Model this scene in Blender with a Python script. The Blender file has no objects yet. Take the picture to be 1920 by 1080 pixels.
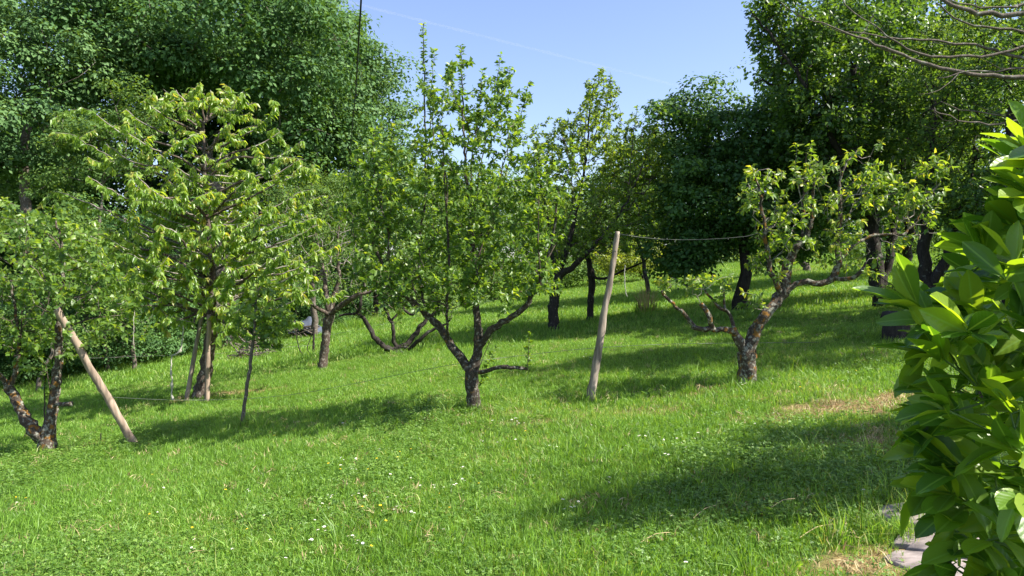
import bpy, math, random
import numpy as np
from mathutils import Vector, Matrix

rng = np.random.default_rng(7)
random.seed(7)
SC = bpy.context.scene
C = SC.collection

# ------------------------------------------------------------------ camera
EYE = 1.75
F = 1387.0                      # focal length in photo pixels (1920 wide)
PITCH = math.atan(20 / F)       # horizon sits at photo row 520
cam_data = bpy.data.cameras.new('camera')
cam_data.sensor_width = 36
cam_data.lens = 36 * F / 1920
cam_data.clip_start = 0.05
cam_data.clip_end = 9000
cam = bpy.data.objects.new('camera', cam_data)
C.objects.link(cam)
cam.location = (0, 0, EYE)
cam.rotation_euler = (math.radians(90) - PITCH, 0, 0)
SC.camera = cam

# ------------------------------------------------------------------ sky and sun
SUN_EL = math.radians(47)
SUN_AZ = math.radians(105)      # clockwise from +Y: from the right, a touch behind the camera
world = bpy.data.worlds.new('World')
SC.world = world
world.use_nodes = True
wn = world.node_tree.nodes
wl = world.node_tree.links
wn.clear()
sky = wn.new('ShaderNodeTexSky')
sky.sky_type = 'NISHITA'
sky.sun_disc = False
sky.sun_elevation = SUN_EL
sky.sun_rotation = SUN_AZ
sky.air_density = 1.0
sky.dust_density = 1.0
sky.ozone_density = 3.0
bg = wn.new('ShaderNodeBackground')
bg.inputs['Strength'].default_value = 0.112
wo = wn.new('ShaderNodeOutputWorld')
tint = wn.new('ShaderNodeMix'); tint.data_type = 'RGBA'; tint.blend_type = 'MULTIPLY'   # the camera's white balance leans to violet
tint.inputs['Factor'].default_value = 1.0
tint.inputs['B'].default_value = (1.05, 0.95, 1.0, 1)
wl.new(sky.outputs[0], tint.inputs['A'])
wl.new(tint.outputs['Result'], bg.inputs['Color'])
wl.new(bg.outputs[0], wo.inputs['Surface'])
sd = bpy.data.lights.new('sun', 'SUN')
sd.energy = 5.0
sd.angle = math.radians(0.53)
sd.color = (1.0, 0.95, 0.85)
sun = bpy.data.objects.new('sun', sd)
C.objects.link(sun)
S = Vector((math.sin(SUN_AZ) * math.cos(SUN_EL), math.cos(SUN_AZ) * math.cos(SUN_EL), math.sin(SUN_EL)))
sun.rotation_euler = S.to_track_quat('Z', 'Y').to_euler()
sun.location = S * 60
SC.view_settings.view_transform = 'Standard'
SC.view_settings.look = 'None'
SC.view_settings.exposure = 1.25
SC.view_settings.gamma = 1
SC.view_settings.use_curve_mapping = False
SC.render.engine = 'CYCLES'
SC.cycles.max_bounces = 7
SC.cycles.diffuse_bounces = 4
SC.cycles.transmission_bounces = 4
SC.cycles.glossy_bounces = 2
SC.cycles.caustics_reflective = False
SC.cycles.caustics_refractive = False
SC.cycles.sample_clamp_indirect = 4

# ------------------------------------------------------------------ terrain and pixel helpers
def height(x, y):
    x = np.asarray(x, float); y = np.asarray(y, float)
    z = 0.11 * x + 0.02 * y
    z = z + 0.035 * np.sin(x * 0.9 + 1.3) * np.cos(y * 0.55) + 0.02 * np.sin(x * 2.3 + y * 1.7)
    # the wooded gully on the left: the ground drops away beyond the lawn's edge
    edge = 21 + np.clip(x + 12, -30, 30) * 1.0
    d = np.clip(y - edge, 0, 25) * np.clip((2 - x) / 6, 0, 1)
    z = z - 0.10 * d
    return z

_cp, _sp = math.cos(PITCH), math.sin(PITCH)
def ray(px, py):
    u, v = (px - 960) / F, (540 - py) / F
    return np.array([u, _cp + v * _sp, v * _cp - _sp])
def P(px, py, d):
    r = ray(px, py)
    r = r / r[1] * d
    return np.array([r[0], r[1], r[2] + EYE])
def G(px, py):
    r = ray(px, py)
    r = r / r[1]
    lo, step = 1.0, 0.05
    y = lo
    while y < 120:
        if EYE + r[2] * y < height(r[0] * y, y):
            break
        y += step
    return np.array([r[0] * y, y, float(height(r[0] * y, y))])
def on_ground(x, y):
    return np.array([x, y, float(height(x, y))])

# ------------------------------------------------------------------ object helpers
def tag(o, label=None, cat=None, group=None, kind=None):
    if label: o['label'] = label
    if cat: o['category'] = cat
    if group: o['group'] = group
    if kind: o['kind'] = kind
    return o
def empty(name, loc, label, cat, group=None):
    o = bpy.data.objects.new(name, None)
    C.objects.link(o)
    o.location = Vector([float(a) for a in loc])
    o.empty_display_size = 0.2
    return tag(o, label, cat, group)
def mesh_np(name, V, faces, mat, parent=None, attrs=None, smooth=False, mats=None, mat_idx=None):
    """V (N,3) world coordinates; faces: list of (M,k) int arrays."""
    V = np.asarray(V, np.float32)
    if parent is not None:
        V = V - np.array(parent_world(parent), np.float32)
    me = bpy.data.meshes.new(name)
    me.vertices.add(len(V))
    me.vertices.foreach_set('co', V.ravel())
    li, ls, n = [], [], 0
    for f in faces:
        f = np.asarray(f, np.int32)
        if len(f) == 0: continue
        k = f.shape[1]
        li.append(f.ravel())
        ls.append(n + np.arange(len(f)) * k)
        n += f.size
    li = np.concatenate(li); ls = np.concatenate(ls)
    me.loops.add(len(li))
    me.loops.foreach_set('vertex_index', li.astype(np.int32))
    me.polygons.add(len(ls))
    me.polygons.foreach_set('loop_start', ls.astype(np.int32))
    if smooth:
        me.polygons.foreach_set('use_smooth', np.ones(len(ls), bool))
    for m in (mats or [mat]):
        me.materials.append(m)
    if mat_idx is not None:
        me.polygons.foreach_set('material_index', np.asarray(mat_idx, np.int32))
    if attrs:
        for k, a in attrs.items():
            at = me.attributes.new(k, 'FLOAT', 'POINT')
            at.data.foreach_set('value', np.asarray(a, np.float32).ravel())
    me.update(calc_edges=True)
    me.validate()
    o = bpy.data.objects.new(name, me)
    C.objects.link(o)
    if parent is not None: o.parent = parent
    return o
def parent_world(p):
    v = Vector((0, 0, 0))
    while p is not None:
        v = v + p.location
        p = p.parent
    return v

# ------------------------------------------------------------------ materials
def new_mat(name):
    m = bpy.data.materials.new(name)
    m.use_nodes = True
    m.node_tree.nodes.clear()
    return m, m.node_tree.nodes, m.node_tree.links
def ramp(n, stops):
    r = n.new('ShaderNodeValToRGB')
    el = r.color_ramp.elements
    while len(el) > 1: el.remove(el[-1])
    el[0].position = stops[0][0]; el[0].color = (*stops[0][1], 1)
    for p, c in stops[1:]:
        e = el.new(p); e.color = (*c, 1)
    return r
def leaf_mat(name, stops, trans=0.4, tcol=None, rough=0.42, spec=0.5, noise_scale=0.6, noise_amt=0.25):
    """stops: colours along the per-leaf random value; big-scale noise drifts the value, as whole boughs differ in age."""
    m, n, l = new_mat(name)
    at = n.new('ShaderNodeAttribute'); at.attribute_name = 'rnd'
    geo = n.new('ShaderNodeNewGeometry')
    nz = n.new('ShaderNodeTexNoise'); nz.inputs['Scale'].default_value = noise_scale; nz.inputs['Detail'].default_value = 2
    l.new(geo.outputs['Position'], nz.inputs['Vector'])
    a1 = n.new('ShaderNodeMath'); a1.operation = 'MULTIPLY_ADD'
    a1.inputs[1].default_value = noise_amt * 2; a1.inputs[2].default_value = -noise_amt
    l.new(nz.outputs['Fac'], a1.inputs[0])
    a2 = n.new('ShaderNodeMath'); a2.operation = 'ADD'
    l.new(at.outputs['Fac'], a2.inputs[0]); l.new(a1.outputs[0], a2.inputs[1])
    r = ramp(n, stops)
    l.new(a2.outputs[0], r.inputs['Fac'])
    b = n.new('ShaderNodeBsdfPrincipled')
    b.inputs['Roughness'].default_value = rough
    b.inputs['Specular IOR Level'].default_value = spec
    l.new(r.outputs['Color'], b.inputs['Base Color'])
    t = n.new('ShaderNodeBsdfTranslucent')
    mul = n.new('ShaderNodeMix'); mul.data_type = 'RGBA'; mul.blend_type = 'MULTIPLY'
    mul.inputs['Factor'].default_value = 1.0
    tc = tcol or (2.6, 2.2, 0.7)
    mul.inputs['B'].default_value = (*tc, 1)
    l.new(r.outputs['Color'], mul.inputs['A'])
    l.new(mul.outputs['Result'], t.inputs['Color'])
    mx = n.new('ShaderNodeMixShader'); mx.inputs['Fac'].default_value = trans
    l.new(b.outputs[0], mx.inputs[1]); l.new(t.outputs[0], mx.inputs[2])
    o = n.new('ShaderNodeOutputMaterial'); l.new(mx.outputs[0], o.inputs['Surface'])
    return m
def bark_mat(name, dark, light, lichen=0.45, lichen_col=(0.34, 0.36, 0.30), moss=0.0, moss_col=(0.30, 0.15, 0.03), scale=9.0, bump=0.5):
    m, n, l = new_mat(name)
    tc = n.new('ShaderNodeTexCoord')
    mp = n.new('ShaderNodeMapping'); mp.inputs['Scale'].default_value = (1, 1, 0.35)
    l.new(tc.outputs['Object'], mp.inputs['Vector'])
    n1 = n.new('ShaderNodeTexNoise'); n1.inputs['Scale'].default_value = scale * 3; n1.inputs['Detail'].default_value = 8; n1.inputs['Roughness'].default_value = 0.7
    l.new(mp.outputs[0], n1.inputs['Vector'])
    r1 = ramp(n, [(0.3, dark), (0.7, light)])
    l.new(n1.outputs['Fac'], r1.inputs['Fac'])
    n2 = n.new('ShaderNodeTexNoise'); n2.inputs['Scale'].default_value = scale; n2.inputs['Detail'].default_value = 5; n2.inputs['Roughness'].default_value = 0.65
    l.new(tc.outputs['Object'], n2.inputs['Vector'])
    r2 = ramp(n, [(1 - lichen - 0.04, (0, 0, 0)), (1 - lichen + 0.05, (1, 1, 1))])
    l.new(n2.outputs['Fac'], r2.inputs['Fac'])
    m1 = n.new('ShaderNodeMix'); m1.data_type = 'RGBA'
    l.new(r2.outputs['Color'], m1.inputs['Factor']); l.new(r1.outputs['Color'], m1.inputs['A']); m1.inputs['B'].default_value = (*lichen_col, 1)
    n3 = n.new('ShaderNodeTexNoise'); n3.inputs['Scale'].default_value = scale * 0.55; n3.inputs['Detail'].default_value = 6
    off = n.new('ShaderNodeMapping'); off.inputs['Location'].default_value = (3.1, 7.7, 1.3)
    l.new(tc.outputs['Object'], off.inputs['Vector']); l.new(off.outputs[0], n3.inputs['Vector'])
    r3 = ramp(n, [(1 - moss - 0.03, (0, 0, 0)), (1 - moss + 0.04, (1, 1, 1))])
    l.new(n3.outputs['Fac'], r3.inputs['Fac'])
    m2 = n.new('ShaderNodeMix'); m2.data_type = 'RGBA'
    l.new(r3.outputs['Color'], m2.inputs['Factor']); l.new(m1.outputs['Result'], m2.inputs['A']); m2.inputs['B'].default_value = (*moss_col, 1)
    b = n.new('ShaderNodeBsdfPrincipled'); b.inputs['Roughness'].default_value = 0.9; b.inputs['Specular IOR Level'].default_value = 0.2
    l.new(m2.outputs['Result'], b.inputs['Base Color'])
    bp = n.new('ShaderNodeBump'); bp.inputs['Strength'].default_value = bump; bp.inputs['Distance'].default_value = 0.03
    l.new(n1.outputs['Fac'], bp.inputs['Height']); l.new(bp.outputs[0], b.inputs['Normal'])
    o = n.new('ShaderNodeOutputMaterial'); l.new(b.outputs[0], o.inputs['Surface'])
    return m
def plain_mat(name, col, rough=0.7, spec=0.3, var=0.0, scale=20, stretch=(1, 1, 1), bump=0.0, metal=0.0):
    m, n, l = new_mat(name)
    b = n.new('ShaderNodeBsdfPrincipled'); b.inputs['Roughness'].default_value = rough
    b.inputs['Specular IOR Level'].default_value = spec; b.inputs['Metallic'].default_value = metal
    if var > 0 or bump > 0:
        tc = n.new('ShaderNodeTexCoord'); mp = n.new('ShaderNodeMapping'); mp.inputs['Scale'].default_value = stretch
        nz = n.new('ShaderNodeTexNoise'); nz.inputs['Scale'].default_value = scale; nz.inputs['Detail'].default_value = 6
        l.new(tc.outputs['Object'], mp.inputs['Vector']); l.new(mp.outputs[0], nz.inputs['Vector'])
        lo = tuple(c * (1 - var) for c in col); hi = tuple(min(1, c * (1 + var)) for c in col)
        r = ramp(n, [(0.3, lo), (0.7, hi)])
        l.new(nz.outputs['Fac'], r.inputs['Fac']); l.new(r.outputs['Color'], b.inputs['Base Color'])
        if bump > 0:
            bp = n.new('ShaderNodeBump'); bp.inputs['Strength'].default_value = bump; bp.inputs['Distance'].default_value = 0.01
            l.new(nz.outputs['Fac'], bp.inputs['Height']); l.new(bp.outputs[0], b.inputs['Normal'])
    else:
        b.inputs['Base Color'].default_value = (*col, 1)
    o = n.new('ShaderNodeOutputMaterial'); l.new(b.outputs[0], o.inputs['Surface'])
    return m

M = {}
M['pear'] = leaf_mat('pear_leaf', [(0.0, (0.05, 0.11, 0.02)), (0.5, (0.10, 0.19, 0.03)), (0.85, (0.18, 0.28, 0.04)), (1.0, (0.30, 0.36, 0.06))], 0.44)
M['gnarled'] = leaf_mat('old_pear_leaf', [(0.0, (0.06, 0.13, 0.022)), (0.45, (0.11, 0.20, 0.032)), (0.85, (0.19, 0.28, 0.042)), (1.0, (0.33, 0.35, 0.06))], 0.46)
M['backpear'] = leaf_mat('back_pear_leaf', [(0.0, (0.07, 0.13, 0.022)), (0.5, (0.14, 0.23, 0.035)), (1.0, (0.26, 0.34, 0.06))], 0.48)
M['cherry'] = leaf_mat('cherry_leaf', [(0.0, (0.08, 0.16, 0.028)), (0.55, (0.16, 0.27, 0.045)), (0.93, (0.26, 0.37, 0.07)), (1.0, (0.32, 0.32, 0.09))], 0.48, noise_amt=0.12, rough=0.34)
M['apple'] = leaf_mat('apple_leaf', [(0.0, (0.06, 0.125, 0.024)), (0.6, (0.125, 0.22, 0.038)), (1.0, (0.23, 0.33, 0.06))], 0.44, rough=0.4)
M['dark'] = leaf_mat('dark_leaf', [(0.0, (0.026, 0.07, 0.02)), (0.6, (0.058, 0.135, 0.03)), (1.0, (0.115, 0.215, 0.042))], 0.32, rough=0.5, spec=0.3)
M['wood_blue'] = leaf_mat('blue_green_leaf', [(0.0, (0.050, 0.115, 0.040)), (0.6, (0.092, 0.18, 0.056)), (1.0, (0.15, 0.25, 0.075))], 0.2, noise_scale=0.3, rough=0.6, spec=0.22)
M['wood_oak'] = leaf_mat('oak_leaf', [(0.0, (0.034, 0.088, 0.028)), (0.6, (0.065, 0.145, 0.038)), (1.0, (0.115, 0.21, 0.052))], 0.2, noise_scale=0.3, rough=0.6, spec=0.22)
M['wood_light'] = leaf_mat('light_leaf', [(0.0, (0.06, 0.12, 0.03)), (0.6, (0.10, 0.18, 0.04)), (1.0, (0.17, 0.26, 0.06))], 0.38, noise_scale=0.4, rough=0.6, spec=0.22)
M['yellow_shrub'] = leaf_mat('yellow_shrub_leaf', [(0.0, (0.10, 0.16, 0.02)), (0.6, (0.20, 0.26, 0.03)), (1.0, (0.34, 0.38, 0.05))], 0.4)
M['tall_dark'] = leaf_mat('tall_tree_leaf', [(0.0, (0.034, 0.08, 0.02)), (0.6, (0.075, 0.155, 0.03)), (1.0, (0.155, 0.25, 0.046))], 0.40)
M['bark_pear'] = bark_mat('pear_bark', (0.016, 0.012, 0.009), (0.085, 0.068, 0.052), 0.43, (0.21, 0.205, 0.17), 0.34, (0.16, 0.09, 0.025), scale=26)
M['bark_old'] = bark_mat('old_pear_bark', (0.018, 0.012, 0.009), (0.11, 0.085, 0.062), 0.45, (0.24, 0.235, 0.19), 0.40, (0.20, 0.10, 0.022), scale=22)
M['bark_grey'] = bark_mat('grey_bark', (0.05, 0.04, 0.032), (0.20, 0.165, 0.135), 0.40, (0.28, 0.27, 0.23), 0.0, scale=14)
M['bark_red'] = bark_mat('reddish_bark', (0.028, 0.020, 0.016), (0.15, 0.115, 0.09), 0.42, (0.27, 0.25, 0.21), 0.0, scale=16)
M['bark_dark'] = bark_mat('dark_bark', (0.012, 0.010, 0.009), (0.06, 0.05, 0.042), 0.36, (0.16, 0.17, 0.14), 0.0)
M['twig'] = bark_mat('twig_bark', (0.04, 0.03, 0.025), (0.14, 0.11, 0.085), 0.40, (0.26, 0.25, 0.21), 0.0, bump=0.1)
M['twig_grey'] = bark_mat('dead_twig', (0.14, 0.12, 0.10), (0.36, 0.32, 0.28), 0.4, (0.42, 0.40, 0.36), 0.0, bump=0.1)
M['pole'] = plain_mat('weathered_pole', (0.29, 0.22, 0.165), 0.9, 0.15, 0.5, 22, (1, 1, 0.12), 0.6)
M['pole_grey'] = plain_mat('grey_stake_wood', (0.25, 0.205, 0.165), 0.92, 0.12, 0.55, 24, (1, 1, 0.1), 0.6)
M['wire'] = plain_mat('dull_wire', (0.16, 0.17, 0.15), 0.5, 0.5, metal=0.4)
M['cable'] = plain_mat('black_cable', (0.012, 0.012, 0.013), 0.6, 0.3)
M['rope'] = plain_mat('pale_rope', (0.42, 0.40, 0.34), 0.9, 0.1, 0.15, 60)
M['stone'] = plain_mat('flagstone', (0.27, 0.225, 0.205), 0.9, 0.2, 0.4, 9, (1, 2.5, 1), 0.8)
M['white'] = plain_mat('white_petal', (0.80, 0.79, 0.76), 0.7, 0.2)
M['yellow'] = plain_mat('yellow_petal', (0.80, 0.55, 0.02), 0.5, 0.3)
M['stem'] = plain_mat('flower_stem', (0.10, 0.20, 0.04), 0.7, 0.2)
M['straw'] = plain_mat('straw', (0.46, 0.36, 0.20), 0.8, 0.2, 0.3, 5)

# ------------------------------------------------------------------ ground
DRY = [  # x, y, rx, ry, strength : worn and dry places in the lawn
    (*G(1610, 762)[:2], 1.1, 0.32, 1.0), (*G(1540, 735)[:2], 0.9, 0.22, 0.6), (*G(1660, 830)[:2], 0.5, 0.28, 0.95), (*G(1600, 835)[:2], 0.4, 0.16, 0.5),
    (*G(1640, 1062)[:2], 0.42, 0.22, 0.9), (*G(1560, 1075)[:2], 0.35, 0.12, 0.5), (*G(1180, 775)[:2], 1.4, 0.25, 0.45),
    (*G(1310, 735)[:2], 0.5, 0.14, 0.8), (*G(445, 738)[:2], 0.75, 0.25, 1.0), (*G(350, 752)[:2], 0.5, 0.22, 0.6),
    (*G(165, 832)[:2], 0.3, 0.15, 0.7), (*G(960, 775)[:2], 0.6, 0.15, 0.5), (*G(1330, 970)[:2], 0.35, 0.12, 0.45),
    (*G(845, 560)[:2], 2.0, 1.2, 0.7), (*G(1560, 500)[:2], 3.0, 1.5, 0.5),
]
def dryness(x, y):
    v = np.zeros_like(x, float)
    for (a, b, rx, ry, s) in DRY:
        q = ((x - a) / rx) ** 2 + ((y - b) / ry) ** 2
        q = q + 0.7 * np.sin(x * 9 + y * 5) * np.sin(y * 13 - x * 4) + 0.45 * np.sin(x * 23 - y * 17) * np.sin(y * 31 + x * 11)
        v = np.maximum(v, s * np.clip(1.45 - q, 0, 1) * .95)
    return v

def graded(lo, hi, near_lo, near_hi, fine, grow):
    a = list(np.arange(near_lo, near_hi, fine))
    s = fine
    while a[-1] < hi: s *= grow; a.append(a[-1] + s)
    s = fine
    while a[0] > lo: s *= grow; a.insert(0, a[0] - s)
    return np.array(a)
gx = graded(-300, 300, -8, 8, 0.16, 1.10)
gy = graded(-60, 600, 2, 13, 0.16, 1.09)
X, Y = np.meshgrid(gx, gy)
Z = height(X, Y)
Z = np.where(Y > 60, height(X, np.minimum(Y, 60)) , Z)
Z = np.clip(Z, -9, 9)
Vg = np.stack([X, Y, Z], -1).reshape(-1, 3)
nx, ny = len(gx), len(gy)
ii = (np.arange(ny - 1)[:, None] * nx + np.arange(nx - 1)[None]).ravel()
Fg = np.stack([ii, ii + 1, ii + nx + 1, ii + nx], -1)

def ground_mat():
    m, n, l = new_mat('lawn_ground')
    geo = n.new('ShaderNodeNewGeometry')
    n1 = n.new('ShaderNodeTexNoise'); n1.inputs['Scale'].default_value = 40; n1.inputs['Detail'].default_value = 6; n1.inputs['Roughness'].default_value = 0.7
    n2 = n.new('ShaderNodeTexNoise'); n2.inputs['Scale'].default_value = 0.55; n2.inputs['Detail'].default_value = 4
    l.new(geo.outputs['Position'], n1.inputs['Vector']); l.new(geo.outputs['Position'], n2.inputs['Vector'])
    r1 = ramp(n, [(0.3, (0.045, 0.075, 0.014)), (0.7, (0.12, 0.19, 0.028))])
    l.new(n1.outputs['Fac'], r1.inputs['Fac'])
    r2 = ramp(n, [(0.3, (0.7, 0.85, 0.8)), (0.7, (1.25, 1.15, 0.9))])
    l.new(n2.outputs['Fac'], r2.inputs['Fac'])
    mu = n.new('ShaderNodeMix'); mu.data_type = 'RGBA'; mu.blend_type = 'MULTIPLY'; mu.inputs['Factor'].default_value = 1
    l.new(r1.outputs['Color'], mu.inputs['A']); l.new(r2.outputs['Color'], mu.inputs['B'])
    at = n.new('ShaderNodeAttribute'); at.attribute_name = 'dry'
    rd = ramp(n, [(0.3, (0.16, 0.09, 0.045)), (0.55, (0.36, 0.24, 0.12)), (0.75, (0.48, 0.36, 0.18))])
    l.new(n1.outputs['Fac'], rd.inputs['Fac'])
    mx = n.new('ShaderNodeMix'); mx.data_type = 'RGBA'
    l.new(at.outputs['Fac'], mx.inputs['Factor']); l.new(mu.outputs['Result'], mx.inputs['A']); l.new(rd.outputs['Color'], mx.inputs['B'])
    b = n.new('ShaderNodeBsdfPrincipled'); b.inputs['Roughness'].default_value = 0.95; b.inputs['Specular IOR Level'].default_value = 0.1
    l.new(mx.outputs['Result'], b.inputs['Base Color'])
    bp = n.new('ShaderNodeBump'); bp.inputs['Strength'].default_value = 0.6; bp.inputs['Distance'].default_value = 0.03
    l.new(n1.outputs['Fac'], bp.inputs['Height']); l.new(bp.outputs[0], b.inputs['Normal'])
    o = n.new('ShaderNodeOutputMaterial'); l.new(b.outputs[0], o.inputs['Surface'])
    return m
M['ground'] = ground_mat()
go = mesh_np('lawn', Vg, [Fg], M['ground'], attrs={'dry': dryness(Vg[:, 0], Vg[:, 1])}, smooth=True)
tag(go, 'sloping green lawn of the orchard with a few dry brown patches', kind='structure')

# ------------------------------------------------------------------ leaves
LEAF2 = (np.array([[0, 0, 0], [0.5, 0.5, 0.06], [1, 0, -0.12], [0.5, -0.5, 0.06]]), [np.array([[0, 1, 2], [0, 2, 3]])])
LEAF4 = (np.array([[0, 0, 0], [0.42, 0.5, 0.10], [0.5, 0, 0], [0.42, -0.5, 0.10], [1, 0, -0.16]]),
         [np.array([[0, 2, 1], [0, 3, 2], [1, 2, 4], [2, 3, 4]])])
LEAF6 = (np.array([[-0.18, 0, 0.0], [0.08, 0.0, 0], [0.38, 0.5, 0.10], [0.45, 0, 0], [0.38, -0.5, 0.10], [0.78, 0.27, -0.05], [0.78, -0.27, -0.05], [1, 0, -0.22]]),
         [np.array([[1, 3, 2], [1, 4, 3]]), np.array([[2, 3, 7, 5], [3, 4, 6, 7]])])
def unit(a):
    return a / (np.linalg.norm(a, axis=-1, keepdims=True) + 1e-9)
def leaves(name, pos, d, nrm, L, W, rnd, mat, parent, templ=LEAF4):
    T, Fs = templ
    d = unit(d)
    side = unit(np.cross(nrm, d))
    nn = np.cross(d, side)
    L = np.broadcast_to(L, (len(pos),)); W = np.broadcast_to(W, (len(pos),))
    V = pos[:, None] + (L[:, None] * T[:, 0])[..., None] * d[:, None] + (W[:, None] * T[:, 1])[..., None] * side[:, None] \
        + (L[:, None] * T[:, 2])[..., None] * nn[:, None]
    k = len(T)
    base = (np.arange(len(pos)) * k)[:, None, None]
    Fo = [(base + f[None]).reshape(-1, f.shape[1]) for f in Fs]
    o = mesh_np(name, V.reshape(-1, 3), Fo, mat, parent, {'rnd': np.repeat(rnd, k)})
    o['kind'] = 'stuff'
    return o

# ------------------------------------------------------------------ tree skeletons
class Tree:
    def __init__(self):
        self.P = []; self.par = []; self.rad = []; self.lab = []
    def trace(self, pts, label, noise=0.012, step=0.07, start=None):
        """pts: (world xyz, radius) control points of a limb, smoothed; start: index to grow from (or None for the root)."""
        Q = [np.asarray(p, float) for p, r in pts]; R = [r for p, r in pts]
        if start is not None:
            Q.insert(0, self.P[start].copy()); R.insert(0, R[0])
        Q = np.array(Q); R = np.array(R)
        out, rr = [], []
        for i in range(len(Q) - 1):
            p0 = Q[max(i - 1, 0)]; p1 = Q[i]; p2 = Q[i + 1]; p3 = Q[min(i + 2, len(Q) - 1)]
            n = max(2, int(np.linalg.norm(p2 - p1) / step))
            for k in range(n):
                t = k / n
                out.append(0.5 * ((2 * p1) + (p2 - p0) * t + (2 * p0 - 5 * p1 + 4 * p2 - p3) * t * t + (3 * p1 - p0 - 3 * p2 + p3) * t ** 3))
                rr.append(R[i] * (1 - t) + R[i + 1] * t)
        out.append(Q[-1]); rr.append(R[-1])
        ids = []
        prev = start if start is not None else -1
        for k, (q, r) in enumerate(zip(out, rr)):
            if start is not None and k == 0: continue
            q = q + rng.normal(0, noise, 3) * min(1, k / 3)
            self.P.append(q); self.par.append(prev); self.rad.append(r); self.lab.append(label)
            prev = len(self.P) - 1; ids.append(prev)
        return ids
    def nearest(self, p, ids=None):
        A = np.array(self.P) if ids is None else np.array([self.P[i] for i in ids])
        k = int(np.argmin(((A - p) ** 2).sum(1)))
        return k if ids is None else ids[k]
    def fill(self, targets, step=0.12, wander=0.02, up=0.25, climb=0.6, batch=12):
        targets = np.asarray(targets)
        A = np.array(self.P)
        # nearest first
        d0 = np.array([((A - t) ** 2).sum(1).min() for t in targets])
        order = np.argsort(d0)
        skip = 0
        for bi in range(0, len(order), batch):
            A = np.array(self.P)
            hgt = A[:, 2]
            for ti in order[bi:bi + batch]:
                t = targets[ti]
                w = np.sqrt(((A - t) ** 2).sum(1)) + climb * np.maximum(0, hgt - t[2] + 0.1)
                j = int(np.argmin(w))
                p = A[j]
                dist = np.linalg.norm(t - p)
                if dist < step * 0.8: continue
                pj = self.par[j]
                dirp = unit(p - A[pj]) if pj >= 0 else np.array([0, 0, 1.0])
                c = p + dirp * dist * 0.35 + np.array([0, 0, up * dist * 0.4])
                n = max(2, int(dist / step))
                prev = j
                side = unit(rng.normal(0, 1, 3)) * wander * dist
                for k in range(1, n + 1):
                    s = k / n
                    q = (1 - s) ** 2 * p + 2 * s * (1 - s) * c + s * s * t + side * math.sin(s * math.pi * 2) + rng.normal(0, wander * 0.25, 3)
                    self.P.append(q); self.par.append(prev); self.rad.append(0.0); self.lab.append(None)
                    prev = len(self.P) - 1
    def shoot(self, start, pts, label=None, step=0.07, noise=0.004, r0=0.012):
        n = len(pts)
        return self.trace([(p, r0 * (1 - 0.7 * i / max(1, n - 1))) for i, p in enumerate(pts)], label, noise, step, start)
    def finish(self, r_tip=0.0025, expo=2.2):
        self.P = np.array(self.P); self.par = np.array(self.par); n = len(self.P)
        acc = np.zeros(n); hl = np.zeros(n)
        rad = np.array(self.rad)
        seg = np.zeros(n)
        m = self.par >= 0
        seg[m] = np.linalg.norm(self.P[m] - self.P[self.par[m]], axis=1)
        for i in range(n - 1, -1, -1):
            r = rad[i] if rad[i] > 0 else max(acc[i] ** (1 / expo), r_tip)
            rad[i] = r
            p = self.par[i]
            if p >= 0:
                acc[p] += (r_tip * 0.35 + r) ** expo if False else r ** expo
                hl[p] = max(hl[p], hl[i] + seg[i])
        self.hl = hl
        # free branches never thicker than their parent; gently taper
        for i in range(n):
            p = self.par[i]
            if p >= 0 and self.lab[i] is None:
                rad[i] = min(rad[i], rad[p] * 0.92 if self.lab[p] is not None else rad[p])
        self.R = rad
        main = np.full(n, -1); best = np.zeros(n)
        for i in range(n):
            p = self.par[i]
            if p >= 0 and rad[i] > best[p]: best[p] = rad[i]; main[p] = i
        self.main = main
        return self
    def tubes(self, name, sel, sides, mat, parent, rough=0.0, kind=None):
        idx = np.nonzero(sel)[0]
        if len(idx) == 0: return None
        P_, R_, par = self.P, self.R, self.par
        # direction at node
        n = len(P_)
        D = np.zeros((n, 3))
        m = par >= 0
        D[m] = P_[m] - P_[par[m]]
        main = self.main
        roots = ~m
        for i in np.nonzero(roots)[0]:
            if main[i] >= 0: D[i] = P_[main[i]] - P_[i]
        D = unit(D)
        Dn = D.copy()
        hm = main >= 0
        Dn[hm] = unit(D[hm] + D[main[hm]])
        ref = np.array([0.35, 0.93, 0.12])
        U = unit(np.cross(Dn, ref)); W_ = np.cross(Dn, U)
        ang = np.arange(sides) * 2 * math.pi / sides
        ca, sa = np.cos(ang), np.sin(ang)
        rings = np.full(n, -1)
        V = []; Fs = []
        cnt = 0
        def ring(centers, radii, Ux, Wx, ids):
            k = len(centers)
            rr = radii[:, None] * np.ones((1, sides))
            if rough > 0:
                ph = centers[:, 2:3] * 3.0
                rr = rr * (1 + rough * (np.sin(ang[None] * 3 + ph * 4 + centers[:, :1] * 9) * 0.5 + rng.normal(0, 0.55, rr.shape)))
            return centers[:, None] + rr[..., None] * (ca[None, :, None] * Ux[:, None] + sa[None, :, None] * Wx[:, None])
        V.append(ring(P_[idx], R_[idx], U[idx], W_[idx], idx).reshape(-1, 3))
        rings[idx] = np.arange(len(idx)) * sides
        cnt = len(idx) * sides
        ch = idx[par[idx] >= 0]
        pp = par[ch]
        cont = (main[pp] == ch) & (rings[pp] >= 0)
        # own start rings for side branches
        sb = ch[~cont]
        start = np.where(cont, rings[pp], -1)
        if len(sb):
            Us = unit(np.cross(D[sb], ref)); Ws = np.cross(D[sb], Us)
            V.append(ring(P_[par[sb]], np.minimum(R_[sb] * 1.25, R_[par[sb]]), Us, Ws, sb).reshape(-1, 3))
            start[~cont] = cnt + np.arange(len(sb)) * sides
        a = start[:, None] + np.arange(sides)[None]
        a2 = start[:, None] + (np.arange(sides)[None] + 1) % sides
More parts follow.
